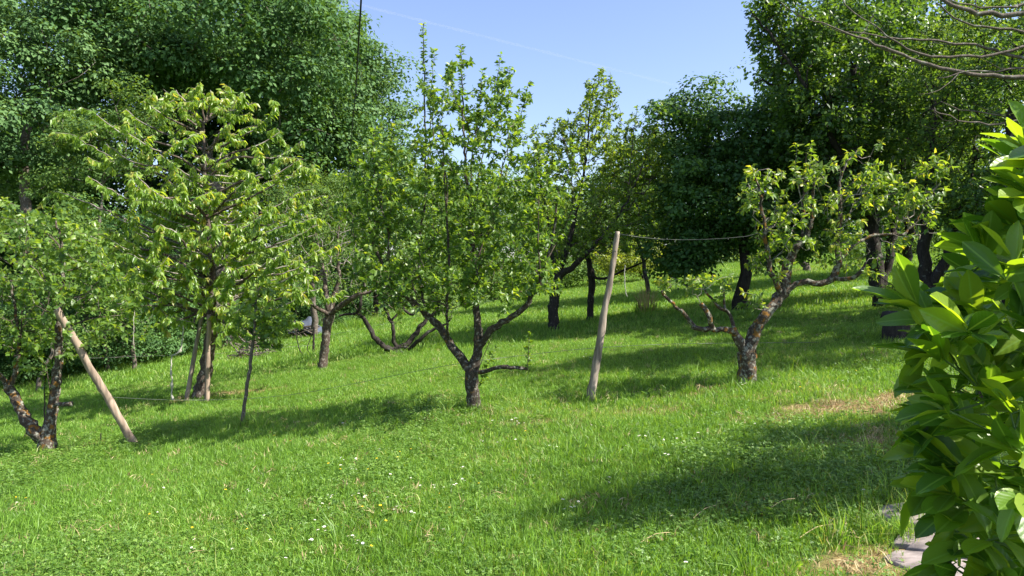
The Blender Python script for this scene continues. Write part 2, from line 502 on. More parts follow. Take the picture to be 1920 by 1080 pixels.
        b = rings[ch][:, None] + np.arange(sides)[None]
        b2 = rings[ch][:, None] + (np.arange(sides)[None] + 1) % sides
        Fq = np.stack([a, a2, b2, b], -1).reshape(-1, 4)
        # caps at free ends of thick limbs
        haschild = np.zeros(n, bool); haschild[par[par >= 0]] = True
        Fc = []
        if sides >= 5:
            ends = idx[~haschild[idx]]
            if len(ends): Fc = [rings[ends][:, None] + np.arange(sides)[None]]
        o = mesh_np(name, np.concatenate(V), [Fq] + Fc, mat, parent, smooth=True)
        if kind: o['kind'] = kind
        return o
    def build(self, root, barkm, twigm, labels, rough=0.10, sides=10, big=0.02):
        lab = np.array([l if l is not None else '' for l in self.lab])
        for l in labels:
            self.tubes(l.split('#')[0], lab == l, sides, barkm, root, rough)
        free = ~np.isin(lab, list(labels))
        bigm = free & (self.R > big)
        if bigm.any(): self.tubes('branches', bigm, 6, barkm, root, rough * 0.6, 'stuff')
        sm = free & ~bigm
        if sm.any(): self.tubes('twigs', sm, 3, twigm, root, 0, 'stuff')
    def leaf_sites(self, span, gap, rmax=0.02, keep=1.0, tip_gap=None):
        """positions along the outer ends of the twigs"""
        ids = np.nonzero((self.par >= 0) & (self.hl < span) & (self.R < rmax))[0]
        a = self.P[self.par[ids]]; b = self.P[ids]
        L = np.linalg.norm(b - a, axis=1)
        nf = L / gap * keep
        n = np.floor(nf + rng.random(len(ids))).astype(int)
        rep = np.repeat(np.arange(len(ids)), n)
        t = rng.random(len(rep))[:, None]
        pos = a[rep] * (1 - t) + b[rep] * t
        d = unit(b[rep] - a[rep])
        return pos, d, self.hl[ids][rep]

def leafage(tree, root, mat, span=0.5, gap=0.035, size=0.07, ratio=0.5, droop=0.4, spread=0.9, rmax=0.02, templ=LEAF6, keep=1.0, tipval=0.35, name='foliage', updown=0.5, jit=0.0):
    pos, d, hl = tree.leaf_sites(span, gap, rmax, keep)
    n = len(pos)
    if n == 0: return None
    r = unit(rng.normal(0, 1, (n, 3)))
    perp = unit(r - (r * d).sum(1, keepdims=True) * d)
    dd = unit(perp * spread + d * 0.55 + np.array([0, 0, -droop]) + rng.normal(0, 0.15, (n, 3)))
    nrm = unit(np.array([0, 0, 1.0]) * updown + rng.normal(0, 0.55, (n, 3)) + d * 0.2)
    L = size * rng.uniform(0.6, 1.25, n)
    tip = np.clip(1 - hl / (span * 0.45), 0, 1)
    rnd = np.clip(rng.random(n) * 0.65 + tip * tipval, 0, 1)
    if jit: pos = pos + rng.normal(0, jit, pos.shape)
    return leaves(name, pos, dd, nrm, L, L * ratio * rng.uniform(0.8, 1.15, n), rnd, mat, root, templ)

def ball(n, c, r, shell=0.35):
    """points in an ellipsoid, thinned toward the middle"""
    v = unit(rng.normal(0, 1, (n, 3)))
    s = (shell + (1 - shell) * rng.random(n) ** 0.6)[:, None]
    return np.asarray(c) + v * s * np.asarray(r)

# ---- generic woodland tree: trunk, boughs to clump centres, leaf clumps
def clump_leaves(name, cent, crad, n_each, size, mat, root, templ=LEAF2, flat=0.6, ratio=0.62):
    k = len(cent)
    per = rng.poisson(n_each, k)
    rep = np.repeat(np.arange(k), per)
    n = len(rep)
    v = unit(rng.normal(0, 1, (n, 3)) + np.array([0, 0, 0.35]))
    s = (0.35 + 0.65 * rng.random(n) ** 0.5)[:, None] * (1 + 0.14 * rng.normal(0, 1, (n, 1)))
    cr = crad[rep][:, None]
    pos = cent[rep] + v * s * cr * np.array([1, 1, flat])
    nrm = unit(v * 0.9 + np.array([0.15, -0.15, 0.6]) + rng.normal(0, 0.36, (n, 3)))
    d = unit(np.cross(nrm, rng.normal(0, 1, (n, 3))) + v * 0.3 + np.array([0, 0, -0.25]))
    L = size * rng.uniform(0.6, 1.3, n)
    kr = rng.random(k) * 0.4
    rnd = np.clip(kr[rep] + rng.random(n) * 0.6, 0, 1)
    return leaves(name, pos, d, nrm, L, L * ratio, rnd, mat, root, templ)

def wood_tree(name, label, cat, base, lobes, n_clumps, n_each, size, leafm, barkm, trunk_r, group=None, lean=(0, 0), trunk_top=None, clump_r=0.8, flat=0.6, templ=LEAF2, ratio=0.62, shell=0.45, wander=0.05):
    """lobes: list of (centre, radii, weight)"""
    root = empty(name, base, label, cat, group)
    base = np.asarray(base, float)
    wts = np.array([w for _, _, w in lobes], float); wts /= wts.sum()
    cent = []
    for (c, r, w), f in zip(lobes, wts):
        cent.append(ball(max(3, int(n_clumps * f)), c, r, shell))
    cent = np.concatenate(cent)
    nb = max(4, len(cent) // 6)
    bough = cent[rng.permutation(len(cent))[:nb]]
    bi = rng.integers(0, nb, len(cent))
    hv = unit(rng.normal(0, 1, (len(cent), 3)) + np.array([0, 0, .5])) * clump_r * 1.55 * np.array([1.15, 1.15, .62])
    cent = np.where((rng.random(len(cent)) < .72)[:, None], bough[bi] + hv * (rng.random((len(cent), 1)) * .5 + .6), cent)
    ctr = sum(np.asarray(c) * f for (c, r, w), f in zip(lobes, wts))
    gz = height(cent[:, 0], cent[:, 1])
    cent[:, 2] = np.maximum(cent[:, 2], gz + 0.35)
    T = Tree()
    if trunk_top is None:
        trunk_top = ctr * 0.75 + base * 0.25
        trunk_top[2] = base[2] + (ctr[2] - base[2]) * 0.9
    mid = base * 0.5 + np.asarray(trunk_top) * 0.5 + rng.normal(0, 0.12, 3)
    T.trace([(base - np.array([0, 0, 0.25]), trunk_r * 1.35), (base + np.array([0, 0, 0.25]), trunk_r * 1.05), (mid, trunk_r * 0.8), (np.asarray(trunk_top), trunk_r * 0.5)], 'trunk', 0.015 + trunk_r * 0.05, 0.3)
    T.fill(cent[rng.permutation(len(cent))[: min(len(cent), 260)]], 0.35, wander, 0.3, 0.8)
    T.finish(0.008, 2.3)
    T.build(root, barkm, barkm, ['trunk'], 0.08, 10, 0.03)
    crad = clump_r * rng.uniform(0.6, 1.3, len(cent))
    clump_leaves('foliage', cent, crad, n_each, size, leafm, root, templ, flat, ratio)
    return root

# ================================================================== THE ORCHARD TREES
def limb_pts(D, pts):
    return [(P(px, py, D + dy), w / 2 / F * (D + dy)) for (px, py, dy, w) in pts]
def limb_k(k, D, pts):
    return [(p, r * k) for p, r in limb_pts(D, pts)]
def sprinkle(D, spots, n, dz=0.5):
    """twig ends: spots are (px, py, rx, ry, weight[, depth offset]) blobs around the tree's own distance"""
    w = np.array([s[4] for s in spots], float); w /= w.sum()
    out = []
    for s, f in zip(spots, w):
        k = max(1, int(round(n * f)))
        off = s[5] if len(s) > 5 else 0
        v = unit(rng.normal(0, 1, (k, 3))) * (rng.random((k, 1)) ** 0.42)
        for a in v:
            d = D + off + a[1] * dz
            out.append(P(s[0] + a[0] * s[2], s[1] + a[2] * s[3], D + off) + np.array([0, d - D - off, 0]))
    return np.array(out)

# ---- the pear tree in the middle of the lawn
def pear_middle():
    b = G(888, 768); D = b[1]
    root = empty('pear_tree', b, 'pear tree with forked black trunk and tall upright shoots, nearest the middle', 'tree', 'orchard fruit trees')
    T = Tree()
    tr = T.trace(limb_k(0.84, D, [(890, 785, 0, 40), (888, 762, 0, 33), (887, 735, 0, 29), (884, 700, 0, 30)]), 'trunk', 0.006, 0.05)
    A = T.trace(limb_k(0.84, D, [(868, 676, 0, 19), (848, 650, 0.05, 18), (826, 615, 0.1, 17), (800, 588, 0.1, 15), (768, 560, 0.0, 12), (735, 520, -0.1, 9), (705, 470, -0.2, 6), (690, 400, -0.2, 4)]), 'limb#a', 0.008, 0.06, tr[-1])
    tr2 = T.trace(limb_k(0.84, D, [(889, 684, 0, 26), (896, 664, 0, 21), (897, 640, 0, 19)]), 'trunk', 0.005, 0.05, tr[-1])
    B = T.trace(limb_k(0.84, D, [(896, 620, 0, 18), (893, 560, 0.05, 14), (888, 480, 0.1, 11), (882, 400, 0.1, 8), (874, 320, 0.15, 6), (868, 230, 0.2, 4), (866, 130, 0.2, 2.6), (864, 85, 0.2, 1.6)]), 'limb#b', 0.008, 0.06, tr2[-1])
    Cc = T.trace(limb_k(0.84, D, [(906, 640, -0.05, 16), (918, 620, -0.1, 15), (950, 600, -0.15, 14), (985, 575, -0.2, 12), (1003, 545, -0.2, 10), (1022, 500, -0.25, 7), (1040, 430, -0.3, 4.5), (1045, 350, -0.3, 3)]), 'limb#c', 0.008, 0.06, T.nearest(P(899, 660, D)))
    Dd = T.trace(limb_k(0.84, D, [(905, 697, -0.1, 10), (940, 688, -0.25, 9), (968, 690, -0.3, 8), (990, 690, -0.3, 9)]), 'limb#d', 0.006, 0.05, tr[-1])
    E = T.trace(limb_k(0.84, D, [(838, 590, -0.2, 6), (842, 520, -0.3, 6), (840, 440, -0.3, 5), (834, 340, -0.3, 4), (830, 240, -0.3, 3)]), 'limb#e', 0.005, 0.07, T.nearest(P(840, 640, D + 0.07)))
    F_ = T.trace(limb_k(0.84, D, [(790, 540, 0.4, 6), (785, 460, 0.5, 5), (796, 380, 0.5, 4.5), (798, 280, 0.5, 4), (795, 150, 0.5, 3), (793, 42, 0.5, 1.5)]), 'limb#f', 0.006, 0.07, T.nearest(P(800, 588, D + 0.1)))
    for (x0, y0, x1, y1, dd) in [(880, 380, 905, 130, -.1), (885, 440, 940, 100, .2), (892, 500, 975, 200, .4), (892, 520, 992, 152, .1), (870, 300, 845, 120, .3), (800, 350, 815, 90, .5), (840, 400, 812, 180, -.4),
                                 (700, 450, 672, 300, -.2), (720, 500, 735, 230, 0.3), (735, 520, 700, 250, -.3), (1040, 430, 1075, 260, -.3), (1030, 480, 1100, 330, 0), (1010, 530, 1010, 280, -.5)]:
        j = T.nearest(P(x0, y0, D + dd)); q = P(x1, y1, D + dd); p = T.P[j]
        T.shoot(j, [p + (q - p) * 0.33 + np.array([0, 0, -.05]) + rng.normal(0, .04, 3), p + (q - p) * 0.66 + rng.normal(0, .03, 3), q], None, r0=0.009)
    for (x0, y0, x1, y1, dd) in [(990, 690, 991, 622, -.3), (915, 700, 932, 610, .1), (893, 745, 930, 650, .15)]:
        j = T.nearest(P(x0, y0, D + dd)); q = P(x1, y1, D + dd); p = T.P[j]
        T.shoot(j, [p + (q - p) * 0.5 + rng.normal(0, .02, 3), q], None, r0=0.005)
    tg = sprinkle(D, [(810, 440, 150, 150, 5), (880, 300, 110, 130, 4), (740, 360, 85, 130, 3), (985, 400, 90, 160, 3.5), (720, 500, 70, 70, 1.4), (900, 510, 90, 70, 2.0), (1010, 520, 55, 50, .8), (780, 560, 60, 40, .6), (860, 190, 90, 70, 1.2), (940, 210, 60, 80, 1.3), (820, 540, 120, 50, 1.6), (950, 540, 70, 50, 1.2), (690, 380, 50, 110, 1.8), (940, 400, 110, 120, 2)], 1250, 1.15)
    T.fill(tg, 0.10, 0.035, 0.5, 0.7)
    T.finish(0.0026, 2.3)
    T.build(root, M['bark_pear'], M['twig'], ['trunk', 'limb#a', 'limb#b', 'limb#c', 'limb#d', 'limb#e', 'limb#f'], 0.12, 12, 0.012)
    leafage(T, root, M['pear'], span=0.95, gap=0.0100, size=0.072, ratio=0.56, droop=0.3, rmax=0.009, templ=LEAF4, tipval=0.25)
pear_middle()

# ---- the lichened pear at the right
def pear_gnarled():
    b = G(1403, 722); D = b[1]
    root = empty('pear_tree', b, 'old gnarled pear with lichened crooked limbs and sparse yellow-green leaves', 'tree', 'orchard fruit trees')
    T = Tree(); thin = lambda pts: [(p, r * (.72 if r < .06 else .9)) for p, r in pts]
    tr = T.trace(limb_pts(D, [(1403, 740, 0, 44), (1403, 718, 0, 36), (1401, 690, 0, 31), (1401, 666, 0, 33)]), 'trunk', 0.006, 0.05)
    A = T.trace(thin(limb_pts(D, [(1386, 640, 0, 20), (1374, 622, -.05, 17), (1345, 617, -.1, 14), (1318, 618, -.15, 13), (1298, 612, -.15, 12)])), 'limb#a', 0.008, 0.045, tr[-1])
    A2 = T.trace(thin(limb_pts(D, [(1292, 598, -.15, 10), (1272, 578, -.15, 9), (1252, 560, -.2, 8), (1240, 546, -.2, 6)])), 'limb#a2', 0.006, 0.04, T.nearest(P(1303, 612, D - .15)))
    A3 = T.trace(thin(limb_pts(D, [(1372, 600, .1, 10), (1366, 585, .1, 9), (1345, 572, .1, 8), (1325, 548, .1, 6), (1318, 532, .1, 4)])), 'limb#a3', 0.006, 0.04, T.nearest(P(1374, 622, D)))
    A4 = T.trace(thin(limb_pts(D, [(1330, 595, -.2, 13), (1322, 578, -.2, 12), (1314, 568, -.2, 11)])), 'limb#a4', 0.004, 0.04, T.nearest(P(1335, 617, D - .1)))
    A5 = T.trace(thin(limb_pts(D, [(1358, 568, .15, 6), (1358, 548, .15, 5)])), 'limb#a5', 0.003, 0.04, T.nearest(P(1356, 580, D + .1)))
    tr2 = T.trace(limb_pts(D, [(1406, 648, 0, 27), (1414, 628, 0, 22), (1424, 606, 0, 19)]), 'trunk', 0.006, 0.05, tr[-1])
    Mn = T.trace(thin(limb_pts(D, [(1436, 590, 0, 23), (1448, 574, .05, 22), (1470, 548, .1, 24)])), 'limb#m', 0.008, 0.05, tr2[-1])
    U1 = T.trace(thin(limb_pts(D, [(1456, 532, 0, 15), (1444, 510, 0, 13), (1440, 490, 0, 12), (1436, 455, -.05, 10), (1432, 410, -.1, 9), (1425, 365, -.1, 7), (1418, 335, -.1, 4)])), 'limb#u1', 0.008, 0.05, Mn[-2])
    U2 = T.trace(thin(limb_pts(D, [(1474, 516, .15, 21), (1480, 488, .2, 20), (1492, 462, .2, 18), (1512, 446, .2, 15), (1520, 415, .2, 10), (1522, 370, .25, 8), (1530, 325, .25, 5)])), 'limb#u2', 0.010, 0.05, Mn[-1])
    U3 = T.trace(thin(limb_pts(D, [(1505, 425, .3, 8), (1506, 380, .3, 7), (1510, 330, .3, 5), (1512, 285, .3, 2.5)])), 'limb#u3', 0.004, 0.05, T.nearest(P(1505, 452, D + .2)))
    Rr = T.trace(thin(limb_pts(D, [(1492, 533, .1, 16), (1515, 528, .05, 15), (1540, 534, 0, 15), (1562, 522, 0, 17), (1574, 496, 0, 16)])), 'limb#r', 0.008, 0.05, Mn[-1])
    R1 = T.trace(thin(limb_pts(D, [(1569, 465, 0, 14), (1571, 430, 0, 13), (1576, 390, 0, 12), (1574, 350, 0, 8), (1585, 310, 0, 5), (1612, 280, .1, 3)])), 'limb#r1', 0.008, 0.05, Rr[-1])
    R2 = T.trace(thin(limb_pts(D, [(1585, 524, -.1, 11), (1604, 520, -.15, 11), (1616, 508, -.2, 9), (1622, 492, -.2, 6)])), 'limb#r2', 0.006, 0.04, T.nearest(P(1562, 522, D)))
    R3 = T.trace(thin(limb_pts(D, [(1590, 470, .1, 9), (1612, 452, .15, 8), (1640, 441, .2, 8), (1670, 438, .2, 7), (1692, 438, .25, 6), (1718, 415, .3, 4), (1740, 370, .3, 3)])), 'limb#r3', 0.008, 0.05, T.nearest(P(1575, 490, D)))
    spots = [(1425, 330, 38, 28, 2), (1412, 372, 30, 30, 1.6), (1450, 420, 40, 45, 2.4), (1440, 480, 36, 36, 2.2), (1478, 395, 30, 40, 1.4), (1530, 318, 34, 26, 2), (1505, 345, 26, 26, 1), (1545, 385, 40, 40, 2.4), (1580, 420, 36, 30, 1.5),
             (1620, 290, 22, 20, 1.1), (1628, 340, 42, 32, 2.6), (1665, 370, 44, 34, 2.6), (1705, 395, 38, 38, 2.4), (1745, 318, 24, 28, 1.6), (1735, 360, 24, 28, 1.2), (1600, 372, 36, 26, 1.4), (1700, 430, 40, 26, 1.4), (1480, 455, 40, 26, 1.2), (1550, 460, 40, 30, 1.2),
             (1250, 530, 26, 20, .8), (1300, 535, 22, 22, .8), (1318, 525, 20, 18, .5), (1360, 535, 24, 22, .6), (1415, 575, 12, 12, .35), (1600, 500, 46, 24, .8), (1640, 470, 30, 26, .7), (1465, 510, 26, 18, .5)]
    T.fill(sprinkle(D, spots, 620, 0.55), 0.07, 0.04, 0.4, 0.5)
    for (x0, x1, y1, dd) in [(1512, 1494, 268, .3), (1520, 1522, 262, .3), (1500, 1490, 300, .25)]:
        j = T.nearest(P(x0, 400, D + dd)); q = P(x1, y1, D + dd); p = T.P[j]
        T.shoot(j, [p * .5 + q * .5 + rng.normal(0, .02, 3), q], None, r0=0.005)
    T.finish(0.0026, 2.3)
    T.build(root, M['bark_old'], M['twig_grey'], sorted(set(l for l in T.lab if l)), 0.17, 12, 0.012)
    leafage(T, root, M['gnarled'], span=0.22, gap=0.0135, size=0.078, ratio=0.5, droop=0.45, rmax=0.008, tipval=0.4)
pear_gnarled()

# ---- the small apple tree at the left edge
def apple_left():
    b = G(88, 850); D = b[1]
    root = empty('apple_tree', b, 'small apple tree forked low into two mossy limbs at the left edge', 'tree', 'orchard fruit trees')
    T = Tree()
    tr = T.trace(limb_pts(D, [(90, 868, 0, 44), (89, 848, 0, 34), (87, 828, 0, 31)]), 'trunk', 0.006, 0.05)
    A = T.trace(limb_pts(D, [(72, 815, 0, 25), (50, 790, 0, 22), (38, 765, .05, 18), (22, 738, .1, 17), (14, 715, .1, 15)]), 'limb#a', 0.008, 0.05, tr[-1])
    A2 = T.trace(limb_pts(D, [(28, 700, .1, 9), (36, 650, .1, 7), (30, 590, .1, 5), (20, 520, .1, 4)]), 'limb#a2', 0.006, 0.05, A[-3])
    A3 = T.trace(limb_pts(D, [(-5, 700, 0, 9), (-40, 660, 0, 7), (-60, 590, 0, 5)]), 'limb#a3', 0.006, 0.05, A[-2])
    tr2 = T.trace(limb_pts(D, [(90, 812, 0, 26), (95, 792, 0, 21), (100, 768, 0, 19)]), 'trunk', 0.006, 0.05, tr[-1])
    B = T.trace(limb_pts(D, [(102, 745, 0, 18), (106, 705, 0, 16), (110, 650, 0, 14), (112, 590, 0, 11), (118, 530, 0, 8), (115, 460, 0, 5), (105, 415, 0, 3)]), 'limb#b', 0.008, 0.05, tr2[-1])
    Cc = T.trace(limb_pts(D, [(118, 758, -.1, 8), (135, 757, -.15, 9)]), 'limb#c', 0.003, 0.05, T.nearest(P(101, 758, D)))
    for (x0, y0, x1, y1, dd) in [(90, 810, 82, 680, .1), (95, 800, 88, 700, -.1), (110, 600, 70, 575, -.4), (112, 590, 180, 540, -.2), (112, 570, 215, 500, .1), (112, 600, 60, 470, .3), (115, 500, 50, 400, .1), (112, 620, 230, 590, .2), (36, 640, 50, 420, 0)]:
        j = T.nearest(P(x0, y0, D + dd)); q = P(x1, y1, D + dd); p = T.P[j]
        T.shoot(j, [p * .6 + q * .4 + rng.normal(0, .05, 3), q], None, r0=0.011)
    T.fill(sprinkle(D, [(105, 510, 110, 100, 4), (30, 560, 90, 110, 3), (180, 560, 80, 70, 2), (60, 640, 110, 55, 2), (115, 430, 45, 40, .8), (45, 400, 26, 26, .5), (15, 450, 50, 50, 1), (-70, 560, 70, 110, 1.5), (200, 620, 50, 40, .6)], 620, 0.9), 0.09, 0.035, 0.3, 0.5)
    T.finish(0.0026, 2.3)
    T.build(root, M['bark_old'], M['twig'], sorted(set(l for l in T.lab if l)), 0.14, 12, 0.012)
    leafage(T, root, M['apple'], span=0.65, gap=0.0135, size=0.078, ratio=0.62, droop=0.4, rmax=0.009, templ=LEAF4)
apple_left()

# ---- the cherry with its two stakes
def cherry():
    b = G(378, 746); D = b[1]
    root = empty('cherry_tree', b, 'broad cherry tree with tiers of drooping pale green leaves, held between two grey stakes', 'tree', 'orchard fruit trees')
    T = Tree()
    tr = T.trace(limb_k(0.9, D, [(372, 755, 0, 34), (376, 735, 0, 29), (386, 690, 0, 26), (394, 640, 0, 23), (398, 580, 0, 20), (396, 500, 0, 14), (390, 400, 0, 9), (384, 300, 0, 6), (380, 175, 0, 3)]), 'trunk', 0.01, 0.08)
    ends = [(105, 358, 0), (150, 262, .4), (178, 212, -.3), (235, 205, .5), (270, 190, -.4), (308, 180, .2), (340, 200, -.8), (412, 196, .3), (455, 182, 0), (508, 215, -.3), (520, 250, .5), (568, 262, 0), (588, 318, -.4), (560, 360, .6), (598, 420, 0), (596, 478, .3),
            (600, 540, -.3), (560, 560, -.8), (540, 470, -1.2), (500, 400, -1.5), (470, 330, -1.5), (520, 300, -1.0), (130, 420, -.5), (165, 330, -.9), (215, 460, -.8), (190, 395, .9), (255, 500, -1.2), (230, 540, 0), (270, 560, .6), (300, 420, -1.7), (340, 340, -1.7),
            (400, 420, -2.0), (260, 330, -1.3), (430, 520, -1.7), (350, 500, -1.8), (500, 520, 1.0), (450, 420, 1.6), (330, 430, 1.7), (250, 420, 1.3), (480, 330, 1.3), (300, 290, 1.0), (420, 270, 1.0), (430, 230, -.8), (350, 260, -1.1), (520, 590, -.4), (470, 580, -1.1), (300, 580, -.5),
            (120, 450, .3), (160, 500, -.2), (580, 380, -.6), (585, 500, -.9), (540, 600, -.2), (210, 570, -.7), (340, 600, -1.0), (440, 600, -1.2), (545, 420, -.9), (330, 170, 0), (395, 170, .1), (200, 270, -.1), (240, 250, -.7), (560, 300, .3)]
    k = 0
    for (x, y, dd) in ends:
        reach = math.hypot(x - 388, (dd / D * F))
        y0 = min(590, max(230, y + 0.30 * reach + 25))
        j = T.nearest(P(388, y0, D), tr); p = T.P[j]; q = P(x, y, D + dd)
        c1 = p + (q - p) * 0.35 + np.array([0, 0, 0.02]); c2 = p + (q - p) * 0.72 + np.array([0, 0, -0.06])
        k += 1
        T.shoot(j, [c1 + rng.normal(0, .05, 3), c2 + rng.normal(0, .05, 3), q], None, r0=0.02, noise=0.008, step=0.09)
    for _ in range(75):
        h = rng.random() ** .8; az = rng.uniform(0, 2 * math.pi)
        reach = (2.15 - 1.75 * h ** 1.4) * rng.uniform(.6, 1.0)
        z0 = 1.35 + 2.7 * h
        j = T.nearest(b + np.array([.05, 0, z0]), tr); p = T.P[j]
        v = np.array([math.cos(az) * reach, math.sin(az) * reach, reach * rng.uniform(.15, .5)])
        T.shoot(j, [p + v * .35 + rng.normal(0, .05, 3), p + v * .7 + rng.normal(0, .06, 3) - [0, 0, .05], p + v], None, r0=0.014, noise=0.008, step=0.09)
    # side shoots along the laterals
    A = np.array(T.P); hi = np.nonzero(np.array([l is None for l in T.lab]))[0]
    pick = hi[rng.integers(0, len(hi), 850)]
    T.fill(sprinkle(D, [(378, 190, 30, 40, 1), (330, 190, 40, 30, 1), (440, 200, 50, 30, 1)], 60, .5), .08, .03, .3, .3)
    out = A[pick] + rng.normal(0, 0.24, (len(pick), 3)) * np.array([1.2, 1.2, 0.55]) + (A[pick] - A[tr[len(tr) // 2]]) * 0.05
    T.fill(out, 0.09, 0.03, 0.1, 0.2)
    T.finish(0.003, 2.3)
    T.build(root, M['bark_red'], M['twig_grey'], ['trunk'], 0.12, 12, 0.014)
    leafage(T, root, M['cherry'], span=1.3, gap=0.0095, size=0.115, ratio=0.42, droop=1.0, spread=0.7, rmax=0.012, tipval=0.42)
    return D
CH_D = cherry()

# ---- the sapling between the cherry and the pear
def sapling():
    b = G(453, 803); D = b[1]
    root = empty('sapling', b, 'slim young fruit tree on a thin leaning stem, in front of the woodpile', 'tree', 'orchard fruit trees')
    T = Tree()
    tr = T.trace(limb_pts(D, [(450, 815, 0, 9), (453, 800, 0, 7.5), (459, 750, 0, 6.5), (467, 700, 0, 6.5), (473, 655, 0, 6), (478, 610, 0, 5), (480, 575, 0, 5), (486, 540, 0, 3)]), 'trunk', 0.005, 0.06)
    T.fill(sprinkle(D, [(490, 590, 62, 42, 4), (520, 610, 48, 34, 2), (450, 590, 30, 34, 1), (490, 540, 40, 30, 1.4), (500, 645, 40, 14, .8), (455, 800, 9, 16, .25)], 110, 0.5), 0.07, 0.04, 0.2, 0.3)
    T.finish(0.0026, 2.3)
    T.build(root, M['bark_grey'], M['twig'], ['trunk'], 0.08, 8, 0.010)
    leafage(T, root, M['apple'], span=0.5, gap=0.015, size=0.085, ratio=0.6, droop=0.5, rmax=0.008)
sapling()

# ---- plum with grey dead twigs
def plum():
    b = G(605, 692); D = b[1]
    root = empty('plum_tree', b, 'plum tree with short straight trunk and a haze of grey dead twigs', 'tree', 'orchard fruit trees')
    T = Tree()
    tr = T.trace(limb_k(0.9, D, [(604, 700, 0, 24), (605, 688, 0, 20), (609, 650, 0, 18), (614, 610, 0, 19), (618, 590, 0, 22)]), 'trunk', 0.006, 0.06)
    a = T.trace(limb_k(0.9, D, [(612, 560, 0, 12), (608, 520, .1, 8), (600, 470, .2, 6), (580, 410, .2, 4), (560, 380, .2, 3)]), 'limb#a', .01, .07, tr[-1])
    c = T.trace(limb_k(0.9, D, [(640, 572, -.1, 12), (665, 556, -.2, 10), (690, 548, -.2, 6), (720, 544, -.2, 4)]), 'limb#c', .01, .07, tr[-1])
    d = T.trace(limb_k(0.9, D, [(625, 560, 0, 12), (635, 520, 0, 8), (632, 460, 0, 5), (640, 390, 0, 3)]), 'limb#d', .01, .07, tr[-1])
    e = T.trace(limb_k(0.9, D, [(590, 575, -.3, 8), (570, 560, -.6, 6), (540, 530, -.8, 4)]), 'limb#e', .01, .07, tr[-1])
    T.fill(sprinkle(D, [(620, 450, 90, 90, 4), (560, 400, 60, 60, 1.8), (660, 510, 70, 50, 2), (560, 520, 60, 50, 1.5), (680, 430, 70, 60, 1.5)], 420, 1.3), 0.10, 0.06, 0.3, 0.4)
    T.finish(0.0035, 2.2)
    T.build(root, M['bark_red'], M['twig_grey'], sorted(set(l for l in T.lab if l)), 0.1, 10, 0.014)
    leafage(T, root, M['wood_light'], span=0.45, gap=0.022, size=0.07, ratio=0.55, droop=0.3, rmax=0.009, templ=LEAF4)
plum()

# ---- the low apple spreading from the ground
def spreading_apple():
    b = G(745, 662); D = b[1]
    root = empty('apple_tree', b, 'low apple tree whose crooked black stems spread from the ground, between plum and middle pear', 'tree', 'orchard fruit trees')
    T = Tree()
    tr = T.trace(limb_k(0.85, D, [(750, 672, 0, 44), (748, 660, 0, 36), (748, 652, 0, 22)]), 'trunk', 0.005, 0.05)
    for lab, pts in [('limb#a', [(728, 655, -.1, 13), (705, 636, -.2, 11), (690, 610, -.2, 10), (676, 592, -.2, 9), (655, 588, -.2, 6), (638, 592, -.2, 5)]),
                     ('limb#b', [(738, 640, 0, 9), (738, 615, 0, 8), (730, 595, 0, 7), (720, 575, 0, 5)]), ('limb#b2', [(745, 590, .1, 5), (760, 570, .2, 4)]),
                     ('limb#c', [(768, 640, .1, 12), (785, 618, .15, 11), (800, 600, .2, 9), (818, 585, .2, 7), (850, 572, .2, 5)]),
                     ('limb#d', [(772, 650, -.2, 9), (792, 632, -.3, 8), (808, 620, -.3, 7), (830, 612, -.3, 5), (845, 600, -.3, 4)]),
                     ('limb#e', [(676, 570, -.3, 7), (680, 545, -.3, 5), (690, 510, -.3, 4)]), ('limb#f', [(775, 590, .3, 6), (770, 560, .3, 5), (760, 520, .3, 4)])]:
        st = tr[-1] if lab in ('limb#a', 'limb#b', 'limb#c', 'limb#d') else T.nearest(limb_k(0.85, D, pts)[0][0])
        T.trace(limb_k(0.85, D, pts), lab, .012, .07, st)
    T.fill(sprinkle(D, [(690, 530, 70, 50, 2), (770, 540, 80, 45, 2.6), (840, 560, 50, 40, 1.2), (740, 490, 90, 50, 2.4), (650, 560, 30, 30, .7), (720, 590, 70, 18, .6)], 300, 1.3), 0.10, 0.06, 0.2, 0.4)
    T.finish(0.0035, 2.2)
    T.build(root, M['bark_dark'], M['twig'], sorted(set(l for l in T.lab if l)), 0.14, 10, 0.014)
    leafage(T, root, M['apple'], span=0.45, gap=0.022, size=0.07, ratio=0.6, droop=0.3, rmax=0.010, templ=LEAF4)
spreading_apple()

